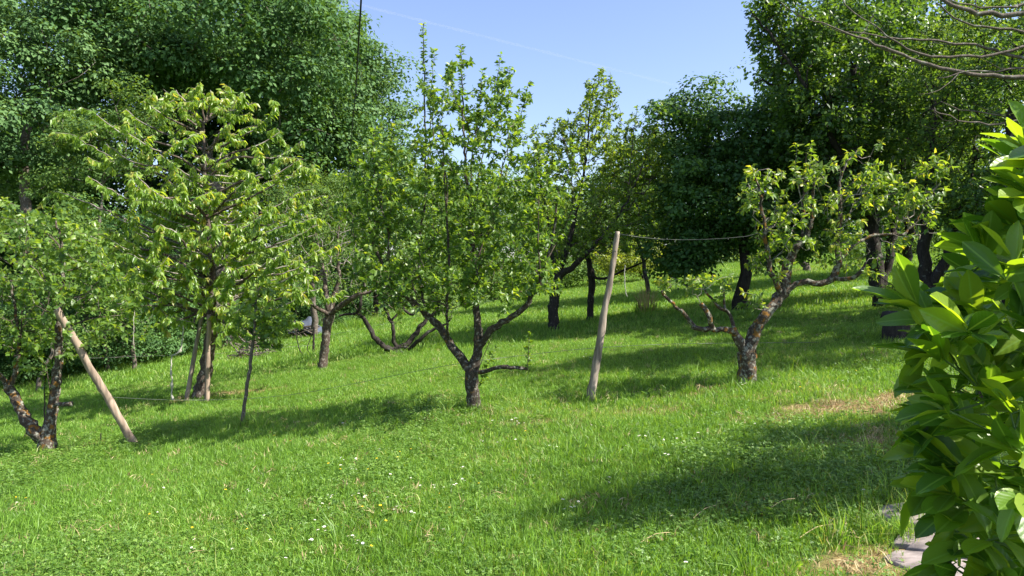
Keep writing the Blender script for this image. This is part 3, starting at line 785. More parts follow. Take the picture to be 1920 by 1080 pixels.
# ---- two fruit trees further back, right of the middle
def back_pear():
    b = G(1038, 622); D = b[1]
    root = empty('pear_tree', b, 'wide pear tree with dark forked trunk and tall top shoots, directly behind the middle pear', 'tree', 'orchard fruit trees')
    T = Tree()
    tr = T.trace(limb_k(0.72, D, [(1036, 630, 0, 36), (1038, 615, 0, 29), (1038, 570, 0, 26), (1042, 540, 0, 26), (1046, 522, 0, 24)]), 'trunk', 0.01, 0.08)
    T.trace(limb_k(0.72, D, [(1062, 508, -.2, 18), (1085, 490, -.4, 14), (1110, 465, -.5, 9), (1140, 430, -.5, 6), (1175, 380, -.5, 5), (1200, 320, -.5, 3)]), 'limb#a', .015, .1, tr[-1])
    T.trace(limb_k(0.72, D, [(1040, 490, .2, 18), (1030, 440, .3, 12), (1020, 370, .3, 7), (1000, 300, .3, 4)]), 'limb#b', .015, .1, tr[-1])
    c = T.trace(limb_k(0.72, D, [(1058, 480, 0, 16), (1075, 420, 0, 11), (1090, 350, 0, 7.5), (1100, 280, 0, 5), (1108, 200, 0, 3.5), (1130, 130, 0, 2)]), 'limb#c', .015, .1, tr[-1])
    for (x0, y0, x1, y1, dd) in [(1095, 320, 1105, 160, .2), (1100, 280, 1150, 150, -.2), (1090, 350, 1050, 220, .3), (1180, 370, 1195, 200, -.4), (1190, 350, 1245, 190, -.5), (1040, 400, 985, 250, .4), (1080, 400, 1075, 230, -.6)]:
        j = T.nearest(P(x0, y0, D + dd)); q = P(x1, y1, D + dd); p = T.P[j]
        T.shoot(j, [p * .6 + q * .4 + rng.normal(0, .08, 3), q], None, r0=0.014, step=.12)
    T.fill(sprinkle(D, [(1090, 400, 130, 85, 5), (1060, 310, 90, 70, 3), (1120, 190, 34, 50, 1.6), (1105, 250, 70, 60, 2), (1185, 310, 70, 70, 2.6), (1000, 400, 70, 90, 2), (1140, 450, 90, 40, 2.4), (1040, 470, 70, 40, 1.5), (1230, 340, 50, 100, 2.2), (1150, 260, 80, 45, 1.6), (1030, 280, 50, 60, 1.2)], 1500, 1.9), 0.16, 0.04, 0.4, 0.7)
    T.finish(0.0045, 2.3)
    T.build(root, M['bark_dark'], M['twig'], sorted(set(l for l in T.lab if l)), 0.12, 10, 0.018)
    leafage(T, root, M['backpear'], span=1.0, gap=0.0125, size=0.09, ratio=0.55, droop=0.35, rmax=0.012, templ=LEAF4, tipval=0.1)
back_pear()
def back_apple():
    b = G(1106, 602); D = b[1]
    root = empty('apple_tree', b, 'apple tree on a thin dark trunk seen just left of the upright leaning stake', 'tree', 'orchard fruit trees')
    T = Tree()
    tr = T.trace(limb_k(0.68, D, [(1105, 608, 0, 24), (1106, 598, 0, 19), (1108, 560, 0, 18), (1110, 530, 0, 20), (1106, 505, 0, 22)]), 'trunk', 0.01, 0.08)
    T.trace(limb_k(0.68, D, [(1120, 522, -.2, 8), (1140, 520, -.4, 7), (1165, 508, -.4, 6), (1200, 494, -.4, 5), (1230, 470, -.3, 3)]), 'limb#a', .015, .1, tr[-2])
    T.trace(limb_k(0.68, D, [(1100, 470, 0, 14), (1110, 420, 0, 10), (1140, 350, 0, 6), (1180, 280, 0, 4)]), 'limb#b', .015, .1, tr[-1])
    T.fill(sprinkle(D, [(1150, 420, 100, 60, 3), (1180, 340, 70, 60, 2.4), (1205, 440, 40, 40, 1), (1100, 450, 60, 40, 1)], 400, 1.6), 0.16, 0.04, 0.3, 0.7)
    T.finish(0.0045, 2.3)
    T.build(root, M['bark_dark'], M['twig'], sorted(set(l for l in T.lab if l)), 0.12, 10, 0.018)
    leafage(T, root, M['pear'], span=0.9, gap=0.020, size=0.09, ratio=0.58, droop=0.35, rmax=0.012, templ=LEAF4, tipval=0.1)
back_apple()

# ================================================================== WOODLAND AND BACKGROUND TREES
def W(name, label, cat, base_px, D, lobes, n, each, size, leafm, barkm, trw, **kw):
    """lobes: (px, py, rx_px, ry_px, depth radius m, weight[, depth offset])"""
    bx = P(base_px, 520, D)
    base = on_ground(bx[0], D)
    L = []
    for l in lobes:
        off = l[6] if len(l) > 6 else 0
        dd = D + off
        L.append((P(l[0], l[1], dd), (l[2] / F * dd, l[4], l[3] / F * dd), l[5]))
    return wood_tree(name, label, cat, base, L, n, each, size, leafm, barkm, trw / 2 / F * D, **kw)

gw = 'woodland trees behind the left side'
W('oak_tree', 'huge oak with a thick pale trunk behind the staked cherry', 'tree', 408, 23.5, [(420, 60, 260, 130, 3.5, 3), (260, 100, 140, 120, 3, 1.5), (560, 200, 130, 110, 3, 1.2, 1)], 420, 115, 0.155, M['wood_oak'], M['bark_grey'], 50, group=gw, trunk_top=P(400, 300, 24.2), clump_r=0.75)
W('ash_tree', 'pale blue-green tree filling the top left corner of the view', 'tree', 70, 21, [(60, 230, 130, 150, 2.2, 3), (130, 60, 120, 90, 2, 1.2), (-60, 150, 140, 200, 2.2, 1.6)], 280, 125, 0.125, M['wood_blue'], M['bark_grey'], 26, group=gw, clump_r=0.6)
W('oak_tree', 'tall rounded tree with blue-green crown ending against the open sky', 'tree', 600, 31, [(590, 160, 115, 160, 3.2, 3), (540, 300, 140, 120, 3, 1.5), (690, 220, 66, 110, 2.2, 1.4), (650, 110, 45, 70, 2.2, 1.0), (570, -10, 40, 70, 2.4, .9), (720, 320, 55, 80, 2, .8)], 520, 125, 0.165, M['wood_blue'], M['bark_dark'], 30, group=gw, clump_r=0.8)
W('oak_tree', 'dark oak standing tallest behind the thick pale trunk', 'tree', 270, 31, [(280, 80, 190, 170, 4, 3), (160, 250, 150, 130, 3.5, 2), (420, 220, 150, 150, 3, 2)], 400, 105, 0.18, M['wood_oak'], M['bark_dark'], 34, group=gw, clump_r=0.9)
W('oak_tree', 'mid-green oak behind the cherry top, left of the rounded tree', 'tree', 470, 36, [(480, 80, 170, 150, 4, 3), (440, 260, 160, 140, 4, 2)], 330, 105, 0.20, M['wood_blue'], M['bark_dark'], 34, group=gw, clump_r=1.0)
W('ash_tree', 'dark tree at the far left edge behind the apple tree', 'tree', -60, 28, [(-60, 200, 160, 260, 3.5, 3), (60, 350, 140, 120, 3, 2)], 300, 100, 0.17, M['wood_oak'], M['bark_dark'], 34, group=gw, clump_r=0.9)
gs = 'shrubs along the edge of the wood'
W('hazel_bush', 'yellow-green hazel catching the sun above the cherry crown', 'bush', 200, 19.5, [(200, 270, 90, 40, 1.2, 1.5), (130, 225, 50, 30, .8, .5), (255, 215, 50, 40, 1, .8), (170, 380, 110, 60, 1.3, 1.4)], 120, 110, 0.085, M['wood_light'], M['bark_grey'], 9, group=gs, clump_r=0.42, flat=0.45)
W('hazel_bush', 'leafy hazel behind the crown of the left apple tree', 'bush', 70, 16.5, [(60, 480, 110, 80, 1.4, 2), (170, 560, 100, 80, 1.4, 2), (0, 600, 80, 70, 1.2, 1)], 130, 120, 0.075, M['wood_light'], M['bark_grey'], 8, group=gs, clump_r=0.42)
W('elder_bush', 'dense elder bush behind the knotted rope', 'bush', 250, 19, [(250, 540, 90, 90, 1.5, 2), (310, 440, 80, 80, 1.4, 1.4), (180, 620, 90, 60, 1.2, 1.2)], 130, 120, 0.08, M['wood_oak'], M['bark_grey'], 8, group=gs, clump_r=0.45)
W('elder_bush', 'dark elder bush left of the thick oak trunk', 'bush', 20, 22, [(20, 620, 120, 70, 1.8, 2), (120, 500, 120, 90, 1.8, 2)], 110, 120, 0.09, M['wood_oak'], M['bark_dark'], 8, group=gs, clump_r=0.55)
for (px, D, rx, ry, txt) in [(-60, 17.5, 120, 50, 'low bramble at the left edge of the wood'), (90, 19.5, 110, 44, 'low bramble behind the trunk of the left apple'), (215, 21, 90, 40, 'low bramble behind the leaning pole'), (330, 22.5, 80, 34, 'low bramble left of the staked cherry trunk'), (450, 25, 80, 34, 'low bramble behind the stick heap'), (560, 28, 70, 30, 'low bramble behind the blue-grey sheet')]:
    bz = on_ground(P(px, 520, D)[0], D); py_ = 520 - (bz[2] - EYE + ry / F * D * .9) / D * F
    W('bramble_bush', txt, 'bush', px, D, [(px, py_, rx, ry, 1.0, 1), (px, py_ - 50, rx, ry, 1.2, 1)], 90, 130, 0.085, M['wood_oak'], M['bark_dark'], 3, group=gs, clump_r=0.42)
W('willow_tree', 'pale fine-leaved willow between the cherry and the plum', 'tree', 590, 24, [(590, 400, 80, 60, 1.6, 2), (560, 470, 70, 70, 1.6, 1.4), (650, 420, 60, 60, 1.5, 1)], 150, 140, 0.07, M['wood_light'], M['bark_grey'], 12, group=gs, clump_r=0.5)
W('hazel_bush', 'broad hazel behind the plum and the spreading apple', 'bush', 700, 33, [(700, 420, 110, 80, 2.5, 2), (640, 500, 80, 60, 2, 1.2), (780, 470, 80, 60, 2, 1.2), (760, 360, 80, 60, 2, 1)], 190, 120, 0.12, M['wood_light'], M['bark_dark'], 12, group=gs, clump_r=0.8)
for k, (px, D, py, rx, ry, txt) in enumerate([(-150, 30, 480, 200, 150, 'dark thicket beyond the left edge bushes'), (90, 33, 500, 170, 130, 'dark thicket behind the left apple tree'), (320, 35, 500, 160, 130, 'dark thicket behind the knotted rope'),
                                              (500, 37, 500, 150, 130, 'dark thicket behind the woodpile'), (640, 42, 500, 130, 100, 'dark thicket behind the plum trunk')]):
    W('thicket', txt, 'bush', px, D, [(px, py, rx, ry, 2.2, 2), (px + 30, py + 70, rx, 70, 2.2, 2), (px - 10, py - 130, rx * .9, 110, 2.0, 1.6)], 230, 90, 0.29, M['wood_oak'], M['bark_dark'], 10, group='thickets deep in the wood', clump_r=1.1)

gb = 'far trees beyond the orchard'
for (nm, px, D, py, rx, ry, mt, txt) in [
    ('poplar_tree', 820, 62, 400, 90, 80, 'wood_light', 'far pale tree seen through the left of the middle pear'),
    ('maple_tree', 930, 68, 405, 100, 70, 'wood_blue', 'far blue-green tree behind the middle pear'),
    ('maple_tree', 1060, 60, 420, 90, 70, 'wood_light', 'far light green tree behind the wide pear'),
    ('maple_tree', 1180, 66, 410, 90, 80, 'wood_blue', 'far bluish tree left of the dark round tree'),
    ('maple_tree', 1310, 58, 400, 100, 80, 'wood_light', 'far tree behind the dark round tree'),
    ('oak_tree', 1450, 56, 400, 110, 90, 'wood_oak', 'far oak behind the gnarled pear'),
    ('oak_tree', 1600, 58, 380, 120, 100, 'wood_light', 'far oak behind the staked grove on the right'),
    ('oak_tree', 1760, 50, 370, 130, 110, 'wood_oak', 'far oak behind the right grove'),
    ('oak_tree', 1920, 46, 350, 150, 130, 'wood_light', 'far oak at the right edge behind the laurel')]:
    W(nm, txt, 'tree', px, D, [(px, py, rx, ry, 3.5, 2), (px + 10, py + 80, rx * 1.1, ry * .75, 3.5, 1.4)], 165, 90, 0.30, M[mt], M['bark_dark'], 8, group=gb, clump_r=1.5)
W('yellow_shrub', 'bright yellow-green shrub beyond the lawn, right of the leaning stake', 'bush', 1205, 40, [(1195, 478, 62, 28, 1.6, 2), (1160, 500, 40, 16, 1.4, 1)], 80, 130, 0.12, M['yellow_shrub'], M['bark_dark'], 4, group=gb, clump_r=0.7)
W('hedge_bush', 'low green bush at the end of the lawn behind the thin-trunked apple', 'bush', 1060, 40, [(1055, 510, 60, 26, 1.4, 2), (960, 520, 60, 22, 1.4, 1.4)], 90, 120, 0.13, M['wood_light'], M['bark_dark'], 4, group=gb, clump_r=0.7)
W('hedge_bush', 'low green bush at the end of the lawn behind the spreading apple', 'bush', 850, 44, [(850, 535, 80, 30, 1.6, 2), (760, 545, 60, 26, 1.4, 1.4)], 90, 120, 0.14, M['wood_light'], M['bark_dark'], 4, group=gb, clump_r=0.8)
W('hedge_bush', 'low bush in the sun behind the right grove', 'bush', 1650, 36, [(1640, 490, 60, 26, 1.6, 1), (1760, 480, 80, 40, 1.6, 2), (1880, 470, 80, 50, 1.6, 2)], 120, 120, 0.12, M['wood_light'], M['bark_dark'], 4, group=gb, clump_r=0.7)

W('maple_tree', 'soft mid-green tree between the wide pear and the dark round tree', 'tree', 1215, 27, [(1215, 320, 75, 75, 1.6, 2), (1150, 390, 70, 70, 1.5, 1.4), (1060, 420, 70, 50, 1.5, 1)], 170, 110, 0.10, M['wood_light'], M['bark_dark'], 8, group=gb, clump_r=0.5)
W('maple_tree', 'soft pale green tree filling the gap behind the middle pear', 'tree', 900, 34, [(900, 400, 90, 60, 2, 2), (820, 430, 70, 50, 2, 1), (990, 410, 70, 60, 2, 1)], 130, 110, 0.13, M['wood_light'], M['bark_dark'], 6, group=gb, clump_r=0.7)
# ---- dark round tree
W('lime_tree', 'round dense dark green tree with a thick black trunk, left of the gnarled pear', 'tree', 1388, G(1388, 586)[1], [(1385, 370, 150, 110, 1.9, 4), (1350, 270, 100, 90, 1.5, 2), (1300, 440, 70, 60, 1.2, 1.2), (1470, 420, 80, 80, 1.4, 1.2), (1440, 260, 90, 90, 1.4, 1.2), (1335, 185, 26, 40, .5, .35), (1290, 480, 50, 45, .9, .7), (1290, 240, 50, 50, 1, .6), (1500, 330, 80, 90, 1.4, 1)],
  620, 85, 0.105, M['dark'], M['bark_dark'], 27, group='trees on the right of the lawn', clump_r=0.36, trunk_top=P(1386, 420, G(1388, 586)[1]), templ=LEAF2)
# ---- little far fruit tree
W('plum_tree', 'little far fruit tree seen through the gnarled pear', 'tree', 1512, 31, [(1512, 440, 46, 40, 1, 1)], 60, 90, 0.09, M['dark'], M['bark_grey'], 13, group='trees on the right of the lawn', clump_r=0.4, trunk_top=P(1512, 470, 31))
# ---- the right grove
def grove(px_pts, D, lobes, n, each, size, leafm, label, stems=(), clump_r=0.36, bark='bark_dark', templ=LEAF2, gap=0.009):
    b = on_ground(P(px_pts[0][0], 520, D)[0], D)
    root = empty('wild_plum_tree', b, label, 'tree', 'trees of the right grove')
    T = Tree()
    first = [(b - np.array([0, 0, .2]), px_pts[0][3] * .6 / F * D)] + limb_pts(D, px_pts)
    tr = T.trace(first, 'trunk', .02, .15)
    labs = ['trunk']
    for k, st in enumerate(stems):
        lab = 'limb#%d' % k
        T.trace(limb_pts(D, st), lab, .02, .15, T.nearest(limb_pts(D, st)[0][0])); labs.append(lab)
    cent = []
    for l in lobes:
        off = l[6] if len(l) > 6 else 0
        dd = D + off
        cent.append(ball(max(3, int(n * l[5])), P(l[0], l[1], dd), (l[2] / F * dd, l[4], l[3] / F * dd), 0.3))
    cent = np.concatenate(cent)
    cent[:, 2] = np.maximum(cent[:, 2], height(cent[:, 0], cent[:, 1]) + 0.3)
    T.fill(cent, 0.20, 0.05, 0.6, 1.1)
    T.finish(0.006, 2.3)
    T.build(root, M[bark], M['bark_dark'], labs, 0.1, 10, 0.02)
    leafage(T, root, M[leafm], span=1.1, gap=gap, size=size, ratio=0.6, droop=0.25, rmax=0.02, templ=LEAF2, tipval=0.2, jit=0.07)
grove([(1655, 600, 0, 30), (1648, 540, 0, 27), (1640, 470, 0, 26), (1630, 380, 0, 22), (1610, 260, 0, 18), (1600, 120, 0, 12)], 15.5,
      [(1600, 110, 160, 120, 1.6, .30), (1500, 60, 90, 80, 1.1, .10), (1480, 190, 60, 50, .9, .05), (1560, 250, 120, 90, 1.4, .2), (1680, 230, 140, 120, 1.5, .2), (1600, 370, 100, 60, 1.2, .1), (1450, 20, 50, 60, .8, .05)],
      1600, 75, 0.11, 'tall_dark', 'tall tree with upswept dark boughs reaching over the dark round tree',
      [[(1652, 540, 0, 16), (1668, 470, .1, 15), (1680, 380, .2, 12), (1700, 250, .3, 9)], [(1632, 420, 0, 14), (1590, 330, -.2, 11), (1530, 200, -.4, 8), (1460, 90, -.5, 5), (1410, 20, -.5, 3)], [(1625, 360, 0, 12), (1560, 260, .3, 9), (1490, 180, .4, 6), (1420, 150, .4, 3)]])
grove([(1700, 590, 0, 18), (1698, 520, 0, 17), (1705, 440, 0, 16), (1715, 340, 0, 13), (1720, 220, 0, 9)], 17.5,
      [(1740, 180, 130, 130, 1.6, .4), (1720, 340, 120, 80, 1.5, .3), (1640, 300, 100, 100, 1.5, .2)],
      1100, 75, 0.12, 'tall_dark', 'slender dark-stemmed tree standing second in the right grove')
grove([(1738, 590, 0, 26), (1736, 540, 0, 24), (1735, 450, 0, 22), (1745, 330, 0, 16), (1750, 200, 0, 10)], 13.6,
      [(1800, 200, 120, 110, 1.3, .3), (1840, 330, 110, 90, 1.2, .3), (1740, 370, 80, 60, 1.0, .15), (1850, 80, 120, 90, 1.3, .25)],
      1000, 70, 0.085, 'wood_light', 'leaning double-stemmed tree with sunlit yellow-green leaves behind the laurel',
      [[(1734, 575, 0, 22), (1752, 530, -.1, 22), (1775, 480, -.2, 20), (1800, 400, -.2, 14), (1830, 280, -.2, 9)]])
grove([(1900, 620, 0, 40), (1900, 520, 0, 36), (1895, 400, 0, 30), (1900, 200, 0, 20)], 12.0,
      [(1960, 150, 150, 150, 1.4, .4), (1900, 380, 110, 100, 1.2, .3), (2050, 300, 130, 150, 1.4, .4)],
      700, 60, 0.085, 'tall_dark', 'dark tree at the right edge, mostly hidden by the laurel')
W('maple_tree', 'dense dark maple standing behind the right grove', 'tree', 1640, 24, [(1640, 200, 190, 200, 2.6, 3), (1800, 240, 160, 180, 2.6, 2), (1560, 330, 120, 90, 2, 1.2), (1700, 60, 160, 90, 2.2, 1.2)], 430, 105, 0.165, M['tall_dark'], M['bark_dark'], 26, group='trees of the right grove', clump_r=0.75, trunk_top=P(1640, 300, 24))
# low undergrowth in the grove
W('bramble_bush', 'dark low undergrowth round the feet of the right grove', 'bush', 1780, 14.5, [(1760, 590, 90, 34, .9, 2), (1700, 575, 40, 24, .6, .7), (1880, 570, 120, 60, 1.0, 2), (1690, 500, 50, 60, .8, .6), (1800, 480, 80, 60, .8, 1)], 150, 50, 0.06, M['tall_dark'], M['bark_dark'], 3, clump_r=0.28)

# ---- tree stump in front of the grove
def stump():
    b = G(1680, 636); D = b[1]
    root = empty('tree_stump', b, 'squat dark tree stump at the shaded edge of the right grove', 'stump')
    T = Tree()
    T.trace(limb_pts(D, [(1680, 650, 0, 64), (1680, 630, 0, 50), (1679, 605, 0, 44), (1678, 588, 0, 42)]), 'stump_wood', .004, .05)
    T.finish(); T.build(root, M['bark_dark'], M['bark_dark'], ['stump_wood'], .12, 14)
stump()

# ================================================================== MAGNOLIA OVERHEAD (bare boughs top right, its crown outside the frame shades lawn and laurel)
def magnolia():
    b = on_ground(7.2, 4.9)
    root = empty('magnolia_tree', b, 'tree reaching in from the right edge with long bare curving boughs', 'tree')
    T = Tree()
    tr = T.trace([(b - np.array([0, 0, .2]), .17), (b + np.array([0, 0, .5]), .14), (b + np.array([-.1, 0, 1.6]), .12), (b + np.array([-.25, .05, 2.4]), .10), (b + np.array([-.2, .1, 3.6]), .07)], 'trunk', .01, .1)
    D = 4.9
    boughs = [[(2100, 180, 0, 12), (1990, 165, 0, 10), (1920, 146, 0, 9), (1860, 143, 0, 8), (1800, 135, 0, 7), (1740, 122, 0, 6.5), (1690, 102, 0, 5.5), (1640, 82, 0, 4.5), (1590, 62, 0, 3.5), (1545, 45, 0, 2.5), (1495, 30, 0, 1.5)],
              [(2050, 60, .3, 9), (1920, 88, .3, 6), (1860, 102, .3, 5.5), (1800, 106, .3, 5), (1745, 107, .3, 4.5), (1700, 92, .3, 4), (1660, 68, .3, 3), (1620, 35, .3, 2.4), (1575, -2, .3, 2)],
              [(2060, 140, .5, 8), (1920, 112, .5, 6), (1850, 90, .5, 5), (1790, 79, .5, 4.5), (1740, 75, .5, 4), (1690, 72, .5, 3.5), (1640, 68, .5, 3), (1590, 60, .5, 2)],
              [(2050, -10, 0, 15), (1920, 24, 0, 10), (1860, 26, 0, 9), (1815, 21, 0, 8), (1780, 8, 0, 7), (1745, -6, 0, 6)],
              [(2040, 90, .2, 8), (1920, 62, .2, 5), (1860, 52, .2, 4.5), (1810, 44, .2, 3.5), (1775, 22, .2, 3), (1755, 5, .2, 2)],
              [(2040, 190, .1, 7), (1920, 222, .1, 4), (1870, 232, .1, 3.5), (1820, 229, .1, 3), (1780, 218, .1, 2.4), (1748, 206, .1, 1.6)],
              [(2040, 150, -.1, 7), (1920, 128, -.1, 4), (1870, 134, -.1, 3.5), (1820, 134, -.1, 3), (1760, 148, -.1, 1.8)],
              [(1990, 300, .2, 6), (1900, 226, .2, 3), (1850, 214, .2, 2.6), (1800, 205, .2, 2), (1765, 187, .2, 1.5)],
              [(2010, 10, .4, 7), (1900, 14, .4, 4), (1840, 12, .4, 3), (1800, 6, .4, 2.5), (1760, -4, .4, 2)]]
    labs = ['trunk']
    for k, bb in enumerate(boughs):
        lab = 'bough#%d' % k; labs.append(lab)
        pts = limb_pts(D, bb)
        T.trace(pts, lab, .006, .06, T.nearest(pts[0][0], tr))
    A = np.array(T.P); lb = np.array([str(l).startswith('bough') for l in T.lab])
    cand = np.nonzero(lb)[0]
    # small side twigs
    for j in cand[rng.integers(0, len(cand), 60)]:
        p = T.P[j]
        v = unit(rng.normal(0, 1, 3) + np.array([-.9, .1, .5])) * rng.uniform(.12, .5)
        T.shoot(j, [p + v * .5 + np.array([0, 0, -.02]), p + v + np.array([0, 0, .05])], None, r0=.0035, noise=.003)
    cent = np.concatenate([ball(120, (5.7, 3.95, 4.6), (1.5, .55, .8), .2), ball(50, (7.4, 4.4, 4.4), (1.2, 1.0, .9), .2), ball(46, (6.6, 5.05, 4.6), (.75, .4, .45), .2)])
    T.fill(cent[rng.permutation(len(cent))[:150]], .15, .04, .2, .4)
    T.finish(.003, 2.3)
    T.build(root, M['bark_grey'], M['bark_grey'], labs, .05, 10, .012)
    clump_leaves('foliage', cent, .30 * rng.uniform(.6, 1.3, len(cent)), 30, .11, M['wood_light'], root, LEAF4, .7, .5)
magnolia()
def walnut():
    b = on_ground(9.9, 9.4)
    wood_tree('walnut_tree', 'spreading tree just outside the right edge that shades the lawn', 'tree', b, [((9.8, 9.5, 8.0), (3.0, .85, 1.3), 3), ((12.0, 9.0, 7.2), (2.0, 1.5, 1.6), 1)], 190, 60, .14, M['wood_light'], M['bark_grey'], .2, clump_r=.5)
walnut()

# ================================================================== LAUREL in the right foreground
def laurel_leaf_mesh(name, bend, fold, wav, mat):
    ns = 7
    V = []; 
    cols = [-1, -.6, 0, .6, 1]
    for i in range(ns + 1):
        t = i / ns
        w = 0.25 * (math.sin(math.pi * t ** 1.35) ** 0.62) if 0 < t < 1 else 0.0
        if i == 0: w = 0.035
        if i == ns: w = 0.02
        for c in cols:
            y = w * c
            z = fold * abs(c) ** 1.3 * w * .75 - bend * t * t + wav * math.sin(t * 9 + c * 2) * w * abs(c) - (0.02 if c == 0 else 0)
            V.append((t, y * 0.82, z))
    Fs = []
    k = len(cols)
    for i in range(ns):
        for j in range(k - 1):
            a = i * k + j
            Fs.append((a, a + 1, a + k + 1, a + k))
    # petiole
    b0 = len(V)
    V += [(-.14, -.008, .0), (-.14, .008, .0), (0.02, .016, -.004), (0.02, -.016, -.004)]
    Fs.append((b0, b0 + 3, b0 + 2, b0 + 1))
    me = bpy.data.meshes.new(name)
    me.from_pydata(V, [], Fs)
    for p in me.polygons: p.use_smooth = True
    uv = me.uv_layers.new(name='UVMap')
    for lp in me.loops:
        v = me.vertices[lp.vertex_index].co
        uv.data[lp.index].uv = (v.x, v.y)
    me.materials.append(mat)
    return me, np.array(V), np.array(Fs)

def laurel_mat():
    m, n, l = new_mat('laurel_leaf')
    uv = n.new('ShaderNodeUVMap'); uv.uv_map = 'UVMap'
    sp = n.new('ShaderNodeSeparateXYZ'); l.new(uv.outputs[0], sp.inputs[0])
    ab = n.new('ShaderNodeMath'); ab.operation = 'ABSOLUTE'; l.new(sp.outputs['Y'], ab.inputs[0])
    # herringbone side veins: sin(x*freq - |y|*k)
    k1 = n.new('ShaderNodeMath'); k1.operation = 'MULTIPLY'; k1.inputs[1].default_value = 50; l.new(sp.outputs['X'], k1.inputs[0])
    k2 = n.new('ShaderNodeMath'); k2.operation = 'MULTIPLY_ADD'; k2.inputs[1].default_value = -60; l.new(ab.outputs[0], k2.inputs[0]); l.new(k1.outputs[0], k2.inputs[2])
    sn = n.new('ShaderNodeMath'); sn.operation = 'SINE'; l.new(k2.outputs[0], sn.inputs[0])
    mid = ramp(n, [(0.0, (1, 1, 1)), (0.012, (1, 1, 1)), (0.02, (0, 0, 0))]); l.new(ab.outputs[0], mid.inputs['Fac'])
    oi = n.new('ShaderNodeObjectInfo')
    at = n.new('ShaderNodeAttribute'); at.attribute_name = 'rnd'
    ad = n.new('ShaderNodeMath'); ad.operation = 'ADD'; l.new(oi.outputs['Random'], ad.inputs[0]); l.new(at.outputs['Fac'], ad.inputs[1])
    fr = n.new('ShaderNodeMath'); fr.operation = 'FRACT'; l.new(ad.outputs[0], fr.inputs[0])
    base = ramp(n, [(0.0, (0.05, 0.13, 0.016)), (0.5, (0.11, 0.21, 0.022)), (1.0, (0.22, 0.31, 0.032))])
    l.new(fr.outputs[0], base.inputs['Fac'])
    mx = n.new('ShaderNodeMix'); mx.data_type = 'RGBA'; l.new(mid.outputs['Color'], mx.inputs['Factor']); l.new(base.outputs['Color'], mx.inputs['A']); mx.inputs['B'].default_value = (0.17, 0.29, 0.055, 1)
    b = n.new('ShaderNodeBsdfPrincipled'); b.inputs['Roughness'].default_value = 0.38; b.inputs['Specular IOR Level'].default_value = 0.5
    l.new(mx.outputs['Result'], b.inputs['Base Color'])
    nz = n.new('ShaderNodeTexNoise'); nz.inputs['Scale'].default_value = 18; l.new(uv.outputs[0], nz.inputs['Vector'])
    h = n.new('ShaderNodeMath'); h.operation = 'MULTIPLY_ADD'; h.inputs[1].default_value = 0.5; l.new(sn.outputs[0], h.inputs[0]); l.new(nz.outputs['Fac'], h.inputs[2])
    bp = n.new('ShaderNodeBump'); bp.inputs['Strength'].default_value = 0.3; bp.inputs['Distance'].default_value = 0.0012
    l.new(h.outputs[0], bp.inputs['Height']); l.new(bp.outputs[0], b.inputs['Normal'])
    t = n.new('ShaderNodeBsdfTranslucent')
    mu = n.new('ShaderNodeMix'); mu.data_type = 'RGBA'; mu.blend_type = 'MULTIPLY'; mu.inputs['Factor'].default_value = 1; mu.inputs['B'].default_value = (2.7, 2.4, 0.55, 1)
    l.new(mx.outputs['Result'], mu.inputs['A']); l.new(mu.outputs['Result'], t.inputs['Color'])
    ms = n.new('ShaderNodeMixShader'); ms.inputs['Fac'].default_value = 0.42
    l.new(b.outputs[0], ms.inputs[1]); l.new(t.outputs[0], ms.inputs[2])
    o = n.new('ShaderNodeOutputMaterial'); l.new(ms.outputs[0], o.inputs['Surface'])
    return m
M['laurel'] = laurel_mat()

